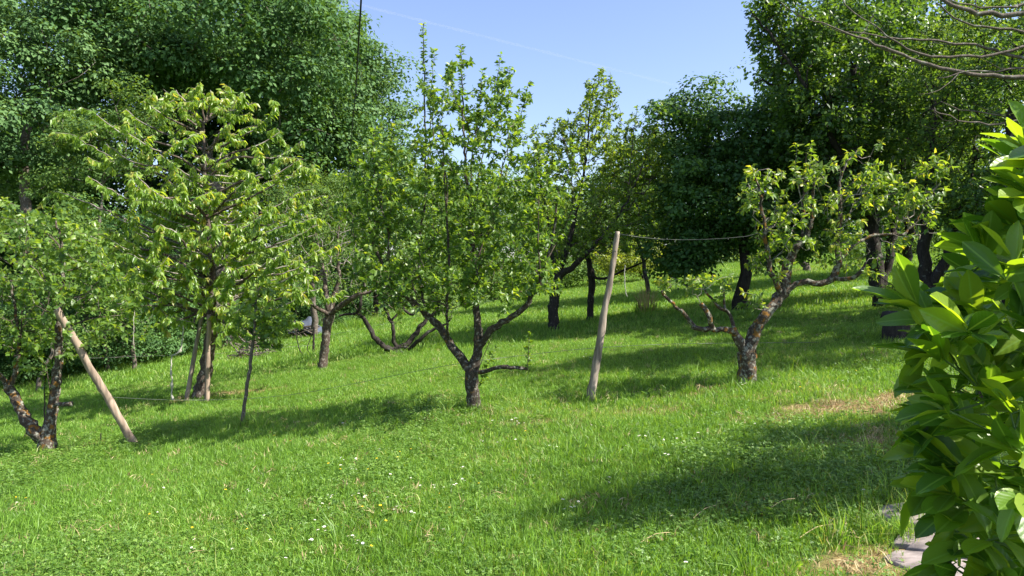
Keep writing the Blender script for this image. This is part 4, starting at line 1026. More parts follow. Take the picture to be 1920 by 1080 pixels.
def laurel():
    b = on_ground(1.75, 2.15)
    root = empty('laurel_bush', b, 'large glossy cherry laurel bush filling the right foreground with big bright leaves', 'bush')
    b = np.array(root.location)
    shapes = [laurel_leaf_mesh('laurel_leaf', bd, fo, wv, M['laurel']) for bd, fo, wv in [(.10, .35, .06), (.22, .22, .10), (.04, .45, .05), (.30, .30, .12), (.14, .12, .08)]]
    T = Tree()
    # stems fan out from the foot
    tips = []
    # silhouette of the bush: left edge by height in the photograph, built at 2.2-3 m
    edge = [(262, 1850), (330, 1845), (400, 1845), (470, 1772), (535, 1740), (560, 1662), (640, 1672), (700, 1715), (760, 1680), (830, 1690), (880, 1680), (960, 1700), (1040, 1712), (1100, 1730)]
    ey = np.array([e[0] for e in edge]); ex = np.array([e[1] for e in edge])
    def add(px, py, d): tips.append(P(px, py, d))
    for py, px in edge:
        add(px + 72, py + 20, 1.95 + rng.uniform(-.1, .1)); add(px + 110, py + 45, 1.85 + rng.uniform(-.1, .1)); add(px + 95, py + 5, 2.1 + rng.uniform(-.1, .1))
    for _ in range(210):
        py = rng.uniform(270, 1250); lx = np.interp(py, ey, ex)
        px = lx + 95 + rng.random() ** 1.2 * 480
        if py < np.interp(px, [1850, 1900, 2000, 2300], [265, 300, 250, 200]): continue
        dpt = 1.65 + 1.0 * rng.random()
        add(px, py, dpt)
    for _ in range(110):
        px = rng.uniform(1930, 2450); add(px, rng.uniform(np.interp(px, [1930, 2100, 2450], [600, 520, 480]), 1250), rng.uniform(1.6, 2.7))
    for _ in range(90):
        py = rng.uniform(560, 1300); lx = np.interp(py, ey, ex)
        add(lx + 150 + rng.random() * 420, py, rng.uniform(2.2, 2.9))
    trunks = []
    for k in range(7):
        a = rng.uniform(0, 2 * math.pi); r = rng.uniform(.05, .3)
        p0 = b + np.array([r * math.cos(a), r * math.sin(a), 0]); p0[2] = float(height(p0[0], p0[1])) - .05
        p2 = b + np.array([rng.uniform(-.35, .6), rng.uniform(-.25, .45), rng.uniform(1.2, 1.9)])
        T.trace([(p0, .02), ((p0 + p2) / 2 + rng.normal(0, .05, 3), .015), (p2, .009)], 'stem#%d' % k, .006, .05)
        trunks.append('stem#%d' % k)
    T.fill(np.array(tips), .06, .03, .3, .5)
    n0 = len(T.P)
    T.finish(.0032, 2.3)
    T.build(root, M['bark_grey'], M['stem_green'], trunks, .05, 8, .012)
    # leaf whorls along the outer ends of every twig
    haschild = np.zeros(len(T.P), bool); haschild[T.par[T.par >= 0]] = True
    ids = np.nonzero((T.par >= 0) & (T.hl < .42) & (T.R < .012))[0]
    sites = []
    for i in ids:
        d = unit(T.P[i] - T.P[T.par[i]])
        tip = not haschild[i]
        k = 6 if tip else (3 if T.hl[i] < .22 else 2)
        for q in range(k):
            a = rng.uniform(0, 2 * math.pi)
            r = unit(rng.normal(0, 1, 3)); perp = unit(r - (r @ d) * d)
            out = unit(T.P[i] - (b + np.array([0.1, 0.1, .9])))
            ld = unit(perp * (0.7 if tip else 1.0) + d * (.9 if tip else .4) + out * .35 + np.array([0, 0, .12]))
            nn = unit(np.array([0.15, -.15, .9]) + rng.normal(0, .38, 3) + d * .35)
            sites.append((T.P[i] + rng.normal(0, .006, 3), ld, nn, rng.uniform(.09, .16)))
    # nearest ones to the viewer's side are separate leaves
    pos = np.array([s[0] for s in sites])
    rel = pos - np.array([0, 0, EYE])
    inframe = (np.abs(rel[:, 0]) < rel[:, 1] * .70) & (np.abs(rel[:, 2]) < rel[:, 1] * .42)
    score = np.where(inframe, 0, 10) + rel[:, 1]
    order = np.argsort(score)
    sel = order[:300]; rest = order[300:]
    def basis(s):
        p, d, nn, L = s
        side = unit(np.cross(nn, d)); n2 = np.cross(d, side)
        return p, d * L, side * L, n2 * L
    for i in sel:
        p, ax, ay, az = basis(sites[i])
        o = bpy.data.objects.new('leaf', shapes[int(rng.integers(0, 5))][0])
        C.objects.link(o); o.parent = root
        p = p - b
        m = Matrix(((ax[0], ay[0], az[0], p[0]), (ax[1], ay[1], az[1], p[1]), (ax[2], ay[2], az[2], p[2]), (0, 0, 0, 1)))
        o.matrix_basis = m
    VV, FF, UU, RR = [], [], [], []
    cnt = 0
    for i in rest:
        p, ax, ay, az = basis(sites[i])
        _, V, Fs = shapes[int(rng.integers(0, 5))]
        W_ = p + V[:, :1] * ax + V[:, 1:2] * ay + V[:, 2:3] * az
        VV.append(W_); FF.append(Fs + cnt); UU.append(V[:, :2]); RR.append(np.full(len(V), rng.random())); cnt += len(V)
    V = np.concatenate(VV); U = np.concatenate(UU)
    o = mesh_np('leaves', V, [np.concatenate(FF)], M['laurel'], root, {'rnd': np.concatenate(RR)}, smooth=True)
    me = o.data; uv = me.uv_layers.new(name='UVMap')
    li = np.empty(len(me.loops), np.int32); me.loops.foreach_get('vertex_index', li)
    uv.data.foreach_set('uv', U[li].astype(np.float32).ravel())
    o['kind'] = 'stuff'
M['stem_green'] = plain_mat('green_stem', (0.10, 0.17, 0.04), 0.5, 0.4)
laurel()

# ================================================================== POLES, WIRES, ROPES
def pole(name, label, cat, a, b, r0, r1, mat, group=None, kinks=0.012, parts=('shaft',)):
    root = empty(name, a, label, cat, group)
    T = Tree()
    pts = []
    n = 9
    for i in range(n):
        t = i / (n - 1)
        p = a * (1 - t) + b * t + rng.normal(0, kinks * .3, 3) * (0.3 if i in (0, n - 1) else 1)
        if i == 0: p = p - (b - a) / np.linalg.norm(b - a) * .12
        pts.append((p, r0 * (1 - t) + r1 * t))
    T.trace(pts, 'shaft', .0015, .06)
    T.finish()
    for i in range(1, len(T.R) - 1):   # knots and shallow swellings
        T.R[i] *= 1 + .05 * math.sin(i * .9 + r0 * 900) + (.16 if (i * 7 + int(r0 * 5000)) % 13 == 0 else 0)
    T.build(root, mat, mat, ['shaft'], .08, 14)
    return root
def wire(name, label, pts, r, mat, cat='wire', group=None, sag=0.0):
    T = Tree()
    T.trace([(p, r) for p in pts], 'w', 0.0, .25)
    T.finish()
    o = T.tubes(name, np.ones(len(T.P), bool), 5, mat, None, 0)
    return tag(o, label, cat, group)
gpole = 'wooden poles of the orchard wires'
pa = G(253, 836); DA = pa[1]
pole('leaning_pole', 'stout bare wooden pole leaning steeply to the left beside the left apple tree', 'pole', pa, P(106, 580, DA - .55), 7.2 / F * DA, 6.2 / F * DA, M['pole'], gpole)
pb = G(1107, 752); DB = pb[1]
pole('leaning_pole', 'knotty weathered wooden stake leaning right, standing between the two pears', 'pole', pb, P(1158, 434, DB + .1), 8.5 / F * DB, 4.5 / F * DB, M['pole_grey'], gpole, .014)
gst = 'stakes tied to the cherry trunk'
pc = G(350, 749); pole('tree_stake', 'grey stake leaning in from the left against the cherry trunk', 'stake', pc, P(378, 590, pc[1]), 4.2 / F * pc[1], 3.6 / F * pc[1], M['pole_grey'], gst, .012)
pc = G(388, 752); pole('tree_stake', 'pale upright stake close against the right of the cherry trunk', 'stake', pc, P(392, 590, pc[1]), 4.5 / F * pc[1], 3.8 / F * pc[1], M['pole'], gst, .012)
gw_ = 'thin trellis wires strung between poles and trees'
wr = .0028
wire('trellis_wire', 'thin low wire running from the leaning pole to the middle pear', [P(212, 745, DA), P(330, 750, 10.6), P(455, 748, 11.0), P(560, 738, 10.6), P(650, 722, 10.2), P(760, 700, 9.8), P(868, 680, 9.05)], wr, M['wire'], group=gw_)
wire('trellis_wire', 'thin low wire running from the middle pear past the stake to the stump', [P(868, 680, 9.05), P(1000, 664, 9.4), P(1122, 652, DB), P(1260, 645, 10.2), P(1400, 643, 10.8), P(1540, 641, 11.5), P(1670, 630, 13)], wr, M['wire'], group=gw_)
wire('trellis_wire', 'thin upper wire passing behind the knotted rope to the woodpile', [P(158, 672, DA), P(320, 666, 12.0), P(400, 664, 12.9), P(480, 655, 14), P(620, 645, 15.5)], wr, M['wire'], group=gw_)
wire('trellis_wire', 'thin wire rising behind the plum trunk toward the wide pear', [P(470, 668, 14.5), P(560, 640, 15.5), P(660, 620, 16.2), P(800, 590, 16.8), P(940, 560, 17), P(1035, 545, 17.4)], wr, M['wire'], group=gw_)
wire('trellis_wire', 'pale thin wire from the top of the stake into the gnarled pear', [P(1158, 438, DB + .1), P(1195, 444, DB), P(1250, 449, 9.6), P(1320, 449, 9.6), P(1400, 443, 9.6), P(1440, 430, 9.6)], wr * .8, M['wire'], group=gw_)
wire('overhead_cable', 'black overhead cable hanging down across the sky left of the middle pear', [P(682, -160, 4.6), P(677, 0, 5.4), P(672, 80, 6.2), P(667, 170, 8.2), P(661, 230, 11), P(657, 280, 15), P(653, 325, 22), P(650, 350, 29)], .0075, M['cable'], 'cable')
# knotted pale rope hanging on the wire
def rope(label, D, pts, r, name='knotted_rope', knots=()):
    T = Tree()
    T.trace([(P(x, y, D), r) for x, y in pts], 'w', .004, .025)
    T.finish()
    for i in range(len(T.R)):
        T.R[i] *= 1 + .35 * abs(math.sin(i * 1.7))
        for (kx, ky, kr) in knots:
            if np.linalg.norm(T.P[i] - P(kx, ky, D)) < .035: T.R[i] *= kr
    o = T.tubes(name, np.ones(len(T.P), bool), 7, M['rope'], None, .1)
    return tag(o, label, 'rope')
rope('pale knotted rope hanging in a crook from the wire, left of the cherry', 12.0, [(335, 612), (340, 607), (344, 610), (343, 630), (340, 650), (337, 660), (330, 664), (323, 667), (321, 680), (321, 700), (323, 722), (322, 740), (325, 750)], .009, knots=[(337, 660, 2.2), (323, 722, 2.0), (324, 745, 2.3), (322, 697, 1.8)])
rope('thin pale cord hanging straight down among leaves, right of the leaning pole top', 9.6, [(252, 585), (251, 600), (250, 625), (250, 647)], .003, 'hanging_cord')
rope('thin dark-looking cord hanging from a bough, right of the upright stake', 13.5, [(1172, 497), (1171, 520), (1173, 545), (1176, 556)], .006, 'hanging_cord')

# ================================================================== PILES OF BRUSHWOOD
def brush(label, name, D, cx, cy, wpx, hpx, n, mat):
    b = G(cx, cy + 8); b = on_ground(P(cx, 520, D)[0], D)
    root = empty(name, b, label, 'woodpile')
    hw = wpx / F * D / 2; hh = hpx / F * D
    for k in range(n):
        L = rng.uniform(.5, 1.0) * hw * 1.1
        a = rng.normal(0, .8) + (math.pi if rng.random() < .5 else 0)
        t = rng.normal(0.1, .5)
        c = b + np.array([rng.uniform(-.6, .6) * hw, rng.uniform(-.4, .4), 0])
        c[2] = float(height(c[0], c[1])) + rng.random() ** 1.4 * hh * (1 - abs(c[0] - b[0]) / hw * .8) + .03
        v = np.array([math.cos(a) * math.cos(t), math.sin(a) * .7, math.sin(t)]) * L * .6
        T = Tree(); r = rng.uniform(.010, .026)
        T.trace([(c - v, r), (c + rng.normal(0, .04, 3), r * .9), (c + v + rng.normal(0, .04, 3), r * .6)], 'w', .006, .12)
        T.finish()
        T.tubes('stick', np.ones(len(T.P), bool), 5, mat, root, .08)
brush('heap of bare grey sticks beside the thick oak trunk', 'brushwood_pile', 19.5, 470, 655, 90, 36, 50, M['bark_grey'])
brush('smaller heap of dead sticks behind the plum trunk', 'brushwood_pile', 24, 565, 628, 70, 36, 30, M['bark_grey'])
def sheet():
    b = on_ground(P(577, 520, 24.6)[0], 24.6)
    n = 12
    V = []
    for i in range(n + 1):
        for j in range(n + 1):
            u, v = i / n - .5, j / n - .5
            h = .62 * math.exp(-(u * u * 6 + v * v * 5)) + .05 * math.sin(u * 17 + v * 9) + .04 * math.sin(v * 23)
            V.append((b[0] + u * 1.1, b[1] + v * 1.1, b[2] + max(h, .02)))
    Fs = [(i * (n + 1) + j, (i + 1) * (n + 1) + j, (i + 1) * (n + 1) + j + 1, i * (n + 1) + j + 1) for i in range(n) for j in range(n)]
    root = empty('covered_heap', b, 'blue-grey plastic sheet draped over a heap behind the plum trunk', 'tarpaulin')
    mesh_np('plastic_sheet', V, [np.array(Fs)], plain_mat('blue_sheet', (0.07, 0.085, 0.12), .5, .4), root, smooth=True)
sheet()
def sprout():
    b = G(590, 664); D = b[1]
    root = empty('bare_sapling', b, 'bare dark stub with thin arching shoots, left of the plum trunk', 'sapling')
    T = Tree()
    T.trace(limb_pts(D, [(588, 668, 0, 5), (588, 640, 0, 4.5), (589, 612, 0, 4)]), 'stem#0', .004, .05)
    T.trace(limb_pts(D, [(568, 664, 0, 2), (560, 650, 0, 2), (556, 630, 0, 2), (552, 610, 0, 1.5)]), 'stem#1', .004, .05, 0)
    T.trace(limb_pts(D, [(576, 655, 0, 1.8), (582, 635, 0, 1.5), (590, 615, 0, 1.2)]), 'stem#2', .004, .05, 0)
    T.finish(); T.build(root, M['bark_dark'], M['twig'], ['stem#0', 'stem#1', 'stem#2'], .05, 6)
sprout()
# little black peg in the lawn
pg = G(188, 832); pole('short_peg', 'tiny dark peg standing in the grass between the left apple and leaning pole', 'peg', pg, pg + np.array([.01, 0, .14]), .008, .006, M['bark_dark'], None, .001)

# ================================================================== FLAGSTONES
path = bpy.data.objects.new('garden_path', None); C.objects.link(path)
pc = G(1770, 1010); path.location = Vector([float(v) for v in pc]); tag(path, 'short run of uneven pinkish-grey flagstones beside the laurel', kind='structure')
def flag(cx, cy, r, k, tilt=0.0, seed=0, h=.012):
    g = np.random.default_rng(seed)
    n = 11
    c = G(cx, cy)
    an = np.sort(g.uniform(0, 2 * math.pi, n) * .35 + np.arange(n) * 2 * math.pi / n * 1.0)
    rr = r * g.uniform(.78, 1.12, n)
    top = np.array([[c[0] + rr[i] * math.cos(an[i]) * k, c[1] + rr[i] * math.sin(an[i]), 0] for i in range(n)])
    zb = float(height(c[0], c[1]))
    slope = 0.11
    def zat(p, dz): return zb + slope * (p[0] - c[0]) + .02 * (p[1] - c[1]) + tilt * (p[0] - c[0]) + dz
    V = []
    for s, dz in ((1.02, -.06), (1.0, h * .55), (.96, h), (.5, h + .006)):
        for p in top:
            q = np.array([c[0] + (p[0] - c[0]) * s, c[1] + (p[1] - c[1]) * s, 0]); q[2] = zat(q, dz + g.normal(0, .0025)); V.append(q)
    V.append(np.array([c[0], c[1], zat(c, h + .004)]))
    Fq = []
    for L_ in range(3):
        for i in range(n):
            Fq.append((L_ * n + i, L_ * n + (i + 1) % n, (L_ + 1) * n + (i + 1) % n, (L_ + 1) * n + i))
    Ft = [(3 * n + i, 3 * n + (i + 1) % n, 4 * n) for i in range(n)]
    mesh_np('flagstone', V, [np.array(Fq), np.array(Ft)], M['stone'], path)
for k, (cx, cy, r, kx) in enumerate([(1755, 962, .27, 1.15), (1765, 1012, .17, 1.5), (1850, 1025, .20, 1.4), (1745, 1062, .17, 1.3), (1830, 1085, .15, 1.5), (1900, 965, .26, 1.2), (1960, 1030, .22, 1.3)]):
    flag(cx, cy, r, kx, 0, k + 3)

# ================================================================== GRASS
def blade_set(name, n, rad, h0, h1, w0, w1, lean, mat, straight=0.0, clump=0.0):
    """one tuft: n blades of three segments over a disc"""
    a = rng.uniform(0, 2 * math.pi, n); r = rad * np.sqrt(rng.random(n)) * (1 - clump)
    p = np.stack([r * np.cos(a), r * np.sin(a), np.full(n, -.012)], -1)
    h = rng.uniform(h0, h1, n) * rng.uniform(.7, 1.15, n); w = rng.uniform(w0, w1, n)
    la = rng.uniform(0, 2 * math.pi, n) if clump == 0 else a + rng.normal(0, .6, n)
    ld = np.stack([np.cos(la), np.sin(la), np.zeros(n)], -1)
    le = rng.random(n) * lean
    fa = rng.uniform(0, 2 * math.pi, n); sd_ = np.stack([np.cos(fa), np.sin(fa), np.zeros(n)], -1)
    up = np.array([0, 0, 1.0])
    def lvl(t, ww):
        c = p + (h * t)[:, None] * up * (1 - .35 * (le * t)[:, None]) + (h * le * t * t)[:, None] * ld
        return c - sd_ * (w * ww / 2)[:, None], c + sd_ * (w * ww / 2)[:, None]
    a0, b0 = lvl(np.zeros(n), .9); a1, b1 = lvl(np.full(n, .5), 1.0); t0, _ = lvl(np.ones(n), 0.0)
    V = np.stack([a0, b0, b1, a1, t0], 1).reshape(-1, 3)
    i = np.arange(n)[:, None] * 5
    quads = i + np.array([[0, 1, 2, 3]]); tris = i + np.array([[3, 2, 4]])
    return proto(name, V, [quads, tris], mat, np.repeat(rng.random(n), 5))
def proto(name, V, Fs, mat, rnd, extra=None):
    o = mesh_np(name, V, Fs, mat, None, {'rnd': rnd})
    C.objects.unlink(o)
    return o
def clover_set(name, n, rad, h0, h1, s0, s1, mat):
    pos = []; nr = []; L = []; dd = []
    for _ in range(n):
        a = rng.uniform(0, 2 * math.pi); r = rad * math.sqrt(rng.random())
        c = np.array([r * math.cos(a), r * math.sin(a), rng.uniform(h0, h1)])
        tilt = unit(np.array([0, 0, 1.0]) + rng.normal(0, .35, 3)); s = rng.uniform(s0, s1); ph = rng.uniform(0, 6.28)
        for k in range(3):
            q = ph + k * 2.094
            v = np.array([math.cos(q), math.sin(q), 0.12]); v = unit(v - (v @ tilt) * tilt * .9)
            pos.append(c); nr.append(tilt); L.append(s); dd.append(v)
    pos = np.array(pos); o = leaves(name, pos, np.array(dd), np.array(nr), np.array(L), np.array(L) * .85, np.repeat(rng.random(n), 3), mat, None, LEAF2)
    C.objects.unlink(o)
    return o
def rosette(name, n, L0, L1, mat, wr_=.22, lift=.6):
    k = n
    a = rng.uniform(0, 2 * math.pi, k)
    d = np.stack([np.cos(a), np.sin(a), rng.uniform(.1, lift, k) * 1.5], -1)
    nn = unit(np.stack([-np.cos(a) * .6, -np.sin(a) * .6, np.ones(k)], -1))
    L = rng.uniform(L0, L1, k)
    o = leaves(name, np.zeros((k, 3)) + rng.normal(0, .01, (k, 3)) * [1, 1, .2], d, nn, L, L * wr_, rng.random(k), mat, None, LEAF6)
    C.objects.unlink(o)
    return o
M['grass'] = leaf_mat('grass_blade', [(0.0, (0.085, 0.165, 0.022)), (0.5, (0.150, 0.30, 0.036)), (0.9, (0.24, 0.41, 0.06)), (1.0, (0.42, 0.45, 0.16))], 0.38, tcol=(2.0, 1.8, .6), rough=0.5, noise_scale=0.7, noise_amt=0.3)
M['grass_dry'] = leaf_mat('dry_grass_blade', [(0.0, (0.26, 0.17, 0.08)), (0.5, (0.42, 0.32, 0.15)), (1.0, (0.55, 0.46, 0.26))], 0.2, tcol=(1.2, 1.1, .8), rough=0.7, noise_amt=0.1)
M['clover'] = leaf_mat('clover_leaf', [(0.0, (0.07, 0.155, 0.020)), (0.6, (0.125, 0.24, 0.032)), (1.0, (0.20, 0.32, 0.05))], 0.3, tcol=(1.9, 1.8, .6), rough=0.5)

short = [blade_set('grass_tuft', 80, .15, .03, .07, .0035, .006, 1.3, M['grass']) for _ in range(5)]
mid_ = [blade_set('grass_tuft', 60, .15, .045, .105, .0035, .006, 1.1, M['grass']) for _ in range(3)]
farg = [blade_set('grass_tuft', 60, .30, .06, .13, .007, .012, .8, M['grass']) for _ in range(4)]
tall = [blade_set('tall_grass_tuft', 26, .10, .12, .30, .004, .008, .9, M['grass'], clump=.5) for _ in range(4)]
clov = [clover_set('clover_patch', 70, .16, .02, .055, .008, .014, M['clover']) for _ in range(4)]
weed = [rosette('weed_rosette', 9, .07, .14, M['clover']) for _ in range(3)]
dryb = [blade_set('dry_grass_tuft', 34, .14, .03, .08, .003, .006, 1.8, M['grass_dry']) for _ in range(3)]

def noise2(x, y, s, seed):
    g = np.random.default_rng(seed); v = np.zeros_like(x)
    for k in range(5):
        a = g.uniform(0, 6.28); f = s * g.uniform(.6, 1.8)
        v += np.sin((x * math.cos(a) + y * math.sin(a)) * f + g.uniform(0, 6.28))
    return v / 5
def scatter(y0, y1, dens, margin=1.0):
    y0x = y1 * .78 + margin
    n = int(dens * (y1 - y0) * 2 * y0x)
    x = rng.uniform(-y0x, y0x, n); y = rng.uniform(y0, y1, n)
    k = np.abs(x) < y * .78 + margin
    return x[k], y[k]
def instancer(name, label, x, y, protos, smin, smax, tilt=.15):
    n = len(x)
    me = bpy.data.meshes.new(name)
    me.vertices.add(n)
    co = np.stack([x, y, height(x, y)], -1).astype(np.float32)
    me.vertices.foreach_set('co', co.ravel())
    def fa(k, v, t='FLOAT'):
        a = me.attributes.new(k, t, 'POINT'); a.data.foreach_set('value' if t != 'FLOAT_VECTOR' else 'vector', v)
    rot = np.stack([rng.normal(0, tilt, n), rng.normal(0, tilt, n), rng.uniform(0, 6.28, n)], -1).astype(np.float32)
    fa('rot', rot.ravel(), 'FLOAT_VECTOR'); fa('scl', rng.uniform(smin, smax, n).astype(np.float32)); fa('pick', rng.integers(0, len(protos), n).astype(np.int32), 'INT')
    o = bpy.data.objects.new(name, me); C.objects.link(o)
    tag(o, label, kind='stuff')
    col = bpy.data.collections.new(name + '_shapes')
    for p in protos: col.objects.link(p)
    ng = bpy.data.node_groups.new(name, 'GeometryNodeTree')
    ng.interface.new_socket('Geometry', in_out='INPUT', socket_type='NodeSocketGeometry')
    ng.interface.new_socket('Geometry', in_out='OUTPUT', socket_type='NodeSocketGeometry')
    N, Lk = ng.nodes, ng.links
    gi = N.new('NodeGroupInput'); go_ = N.new('NodeGroupOutput')
    ci = N.new('GeometryNodeCollectionInfo'); ci.inputs['Collection'].default_value = col
    ci.inputs['Separate Children'].default_value = True; ci.inputs['Reset Children'].default_value = True
    ip = N.new('GeometryNodeInstanceOnPoints'); ip.inputs['Pick Instance'].default_value = True
    def na(k, t):
        a = N.new('GeometryNodeInputNamedAttribute'); a.data_type = t; a.inputs['Name'].default_value = k; return a
    r_, s_, i_ = na('rot', 'FLOAT_VECTOR'), na('scl', 'FLOAT'), na('pick', 'INT')
    Lk.new(gi.outputs[0], ip.inputs['Points']); Lk.new(ci.outputs[0], ip.inputs['Instance'])
    Lk.new(i_.outputs[0], ip.inputs['Instance Index']); Lk.new(r_.outputs[0], ip.inputs['Rotation']); Lk.new(s_.outputs[0], ip.inputs['Scale'])
    Lk.new(ip.outputs[0], go_.inputs[0])
    mod = o.modifiers.new('scatter', 'NODES'); mod.node_group = ng
    return o
def path_free(x, y):
    a = np.ones_like(x, bool)
    for (cx, cy, r, kx) in [(1755, 962, .27, 1.15), (1765, 1012, .17, 1.5), (1850, 1025, .20, 1.4), (1745, 1062, .17, 1.3), (1830, 1085, .15, 1.5), (1900, 965, .26, 1.2), (1960, 1030, .22, 1.3)]:
        c = G(cx, cy)
        a &= (((x - c[0]) / (kx * (r + .03))) ** 2 + ((y - c[1]) / (r + .03)) ** 2) > 1
    return a
parts_s, parts_f, parts_c, parts_d, parts_t, parts_w = [], [], [], [], [], []
for (y0, y1, dn) in [(2.4, 7, 190), (7, 11, 130), (11, 16, 70)]:
    x, y = scatter(y0, y1, dn)
    dr = dryness(x, y)
    k = (rng.random(len(x)) > dr * .93) & path_free(x, y)
    cl = (noise2(x, y, 1.1, 4) + .25 * rng.normal(0, 1, len(x)) > .36) & (y < 10)
    parts_s.append((x[k & ~cl], y[k & ~cl])); parts_c.append((x[k & cl], y[k & cl]))
    kk = (rng.random(len(x)) < np.maximum(dr * .55, .05)) & path_free(x, y)
    parts_d.append((x[kk], y[kk]))
for (y0, y1, dn) in [(16, 28, 26), (28, 60, 9)]:
    x, y = scatter(y0, y1, dn, 2)
    k = rng.random(len(x)) > dryness(x, y) * .9
    parts_f.append((x[k], y[k]))
cat_ = lambda L: (np.concatenate([a for a, b in L]), np.concatenate([b for a, b in L]))
xs, ys = cat_(parts_s)
ln = noise2(xs, ys, .8, 9) + .3 * rng.normal(0, 1, len(xs)) > .1
instancer('short_grass', 'short mown grass covering the near lawn', xs[~ln], ys[~ln], short, .8, 1.35)
instancer('lush_grass', 'slightly longer lush grass in drifts across the lawn', xs[ln], ys[ln], mid_, .7, 1.2)
xf, yf = cat_(parts_f)
instancer('far_grass', 'grass of the far lawn rising behind the orchard', xf, yf, farg, .8, 1.3)
xc, yc = cat_(parts_c)
instancer('clover', 'clover leaves spreading in patches through the near lawn', xc, yc, clov, .8, 1.3)
xd, yd = cat_(parts_d)
instancer('dry_grass', 'dry straw-coloured grass on the worn patches', xd, yd, dryb, .7, 1.3, .3)
x, y = scatter(2.6, 14, 2.2)
k = (noise2(x, y, 1.6, 21) > -.1) & path_free(x, y)
# longer tufts around trunks and at the wood's edge
ex_, ey_ = [], []
for (bx, by, n, s) in [(*G(1403, 722)[:2], 26, .5), (*G(888, 768)[:2], 22, .4), (*G(88, 850)[:2], 16, .3), (*G(1680, 960)[:2], 26, .25), (*G(1690, 1010)[:2], 16, .15), (*G(1107, 752)[:2], 8, .2), (*G(453, 803)[:2], 18, .2), (*G(1320, 700)[:2], 10, .3), (*G(1270, 900)[:2], 14, .5), (*G(830, 1000)[:2], 14, .5), (*G(700, 830)[:2], 18, .9)]:
    ex_.append(bx + rng.normal(0, s, n)); ey_.append(by + rng.normal(0, s * .6, n))
xt = np.concatenate([x[k]] + ex_); yt = np.concatenate([y[k]] + ey_)
instancer('tall_grass', 'long grass tufts left uncut in the lawn and round the trunks', xt, yt, tall, .45, .95)
x, y = scatter(2.6, 12, 1.6); k = path_free(x, y)
instancer('lawn_weeds', 'broad-leaved weeds scattered in the lawn', x[k], y[k], weed, .5, 1.0)
# rough meadow at the foot of the wood
xm = rng.uniform(-24, -4, 1500); ym = 22 + (xm + 12) * .9 + rng.normal(0, .6, 1500) - 1.0
instancer('meadow_fringe', 'rough tall herbs along the foot of the wood on the left', xm, ym, tall, .9, 2.2)

# ---- pampas clump
def pampas():
    b = G(1214, 590); D = b[1]
    root = empty('dried_grass_clump', b, 'upright clump of pale dried grass on the far lawn right of the stake', 'grass clump')
    a = blade_set('dry_stems', 120, .30, .6, 1.05, .008, .014, .45, M['grass_dry'], clump=.3); C.objects.link(a); a.parent = root; a['kind'] = 'stuff'
    g = blade_set('green_blades', 130, .42, .25, .5, .012, .022, .7, M['grass'], clump=.2); C.objects.link(g); g.parent = root; g['kind'] = 'stuff'
pampas()

# ---- daisies and buttercups
def flower_mesh(name, petal, heart, petals=9, r=.011, h=.07):
    V, F3, mi = [], [], []
    # stem: thin triangular prism
    for z, rr in ((0, .0016), (h, .0012)):
        for k in range(3): V.append((rr * math.cos(k * 2.09), rr * math.sin(k * 2.09), z))
    for k in range(3):
        a, b_, c, d = k, (k + 1) % 3, 3 + (k + 1) % 3, 3 + k
        F3 += [(a, b_, c), (a, c, d)]; mi += [2, 2]
    for k in range(petals):
        q = k * 2 * math.pi / petals; w = .5 * 2 * math.pi / petals
        i = len(V)
        V += [(r * .3 * math.cos(q), r * .3 * math.sin(q), h), (r * math.cos(q - w * .9), r * math.sin(q - w * .9), h + r * .22), (r * 1.08 * math.cos(q), r * 1.08 * math.sin(q), h + r * .25), (r * math.cos(q + w * .9), r * math.sin(q + w * .9), h + r * .22)]
        F3 += [(i, i + 1, i + 2), (i, i + 2, i + 3)]; mi += [0, 0]
    i = len(V); V.append((0, 0, h + r * .35))
    for k in range(6): V.append((r * .36 * math.cos(k * 1.047), r * .36 * math.sin(k * 1.047), h + r * .12))
    for k in range(6): F3.append((i, i + 1 + k, i + 1 + (k + 1) % 6)); mi.append(1)
    o = mesh_np(name, V, [np.array(F3)], None, None, mats=[petal, heart, M['stem']], mat_idx=mi)
    return o
day = flower_mesh('daisy', M['white'], M['yellow'])
but = flower_mesh('buttercup', M['yellow'], M['yellow'], 5, .011, .09)
DA_PX = [(650, 912), (688, 940), (740, 940), (725, 945), (615, 933), (628, 940), (660, 885), (730, 898), (768, 900), (668, 866), (710, 845), (648, 862), (560, 790), (645, 797), (686, 795), (960, 792), (968, 790), (972, 796), (985, 794), (925, 793), (905, 830), (935, 832), (940, 834), (968, 828), (1038, 838), (1042, 842),
          (1185, 816), (1200, 820), (1205, 822), (1236, 818), (1238, 828), (1270, 830), (1272, 834), (1246, 850), (1248, 862), (1282, 870), (1298, 822), (1308, 818), (1316, 820), (1140, 905), (1135, 912), (1052, 946), (1064, 962), (1084, 948), (1258, 974), (1284, 1070), (1636, 940), (1620, 930), (1290, 845),
          (665, 1020), (672, 1022), (676, 1028), (655, 1012), (740, 968), (770, 970), (834, 1000), (600, 1006), (700, 1018), (832, 918), (846, 918), (850, 920), (855, 916), (868, 906), (815, 916), (790, 916), (640, 880), (30, 940), (30, 948), (302, 918), (296, 962), (204, 948), (500, 970), (515, 1022), (505, 1020), (532, 1062), (578, 1020), (438, 1038), (362, 1035), (370, 1024),
          (600, 955), (590, 980), (610, 1000), (668, 938), (672, 932), (1392, 722), (1398, 718), (1400, 724), (1388, 719), (1582, 718), (1095, 667), (1105, 673), (1342, 700), (720, 952), (745, 956), (702, 930), (880, 880), (945, 868), (870, 880), (1350, 806), (1362, 812), (1175, 840), (1110, 800), (1420, 800), (1460, 780), (560, 985), (470, 925)]
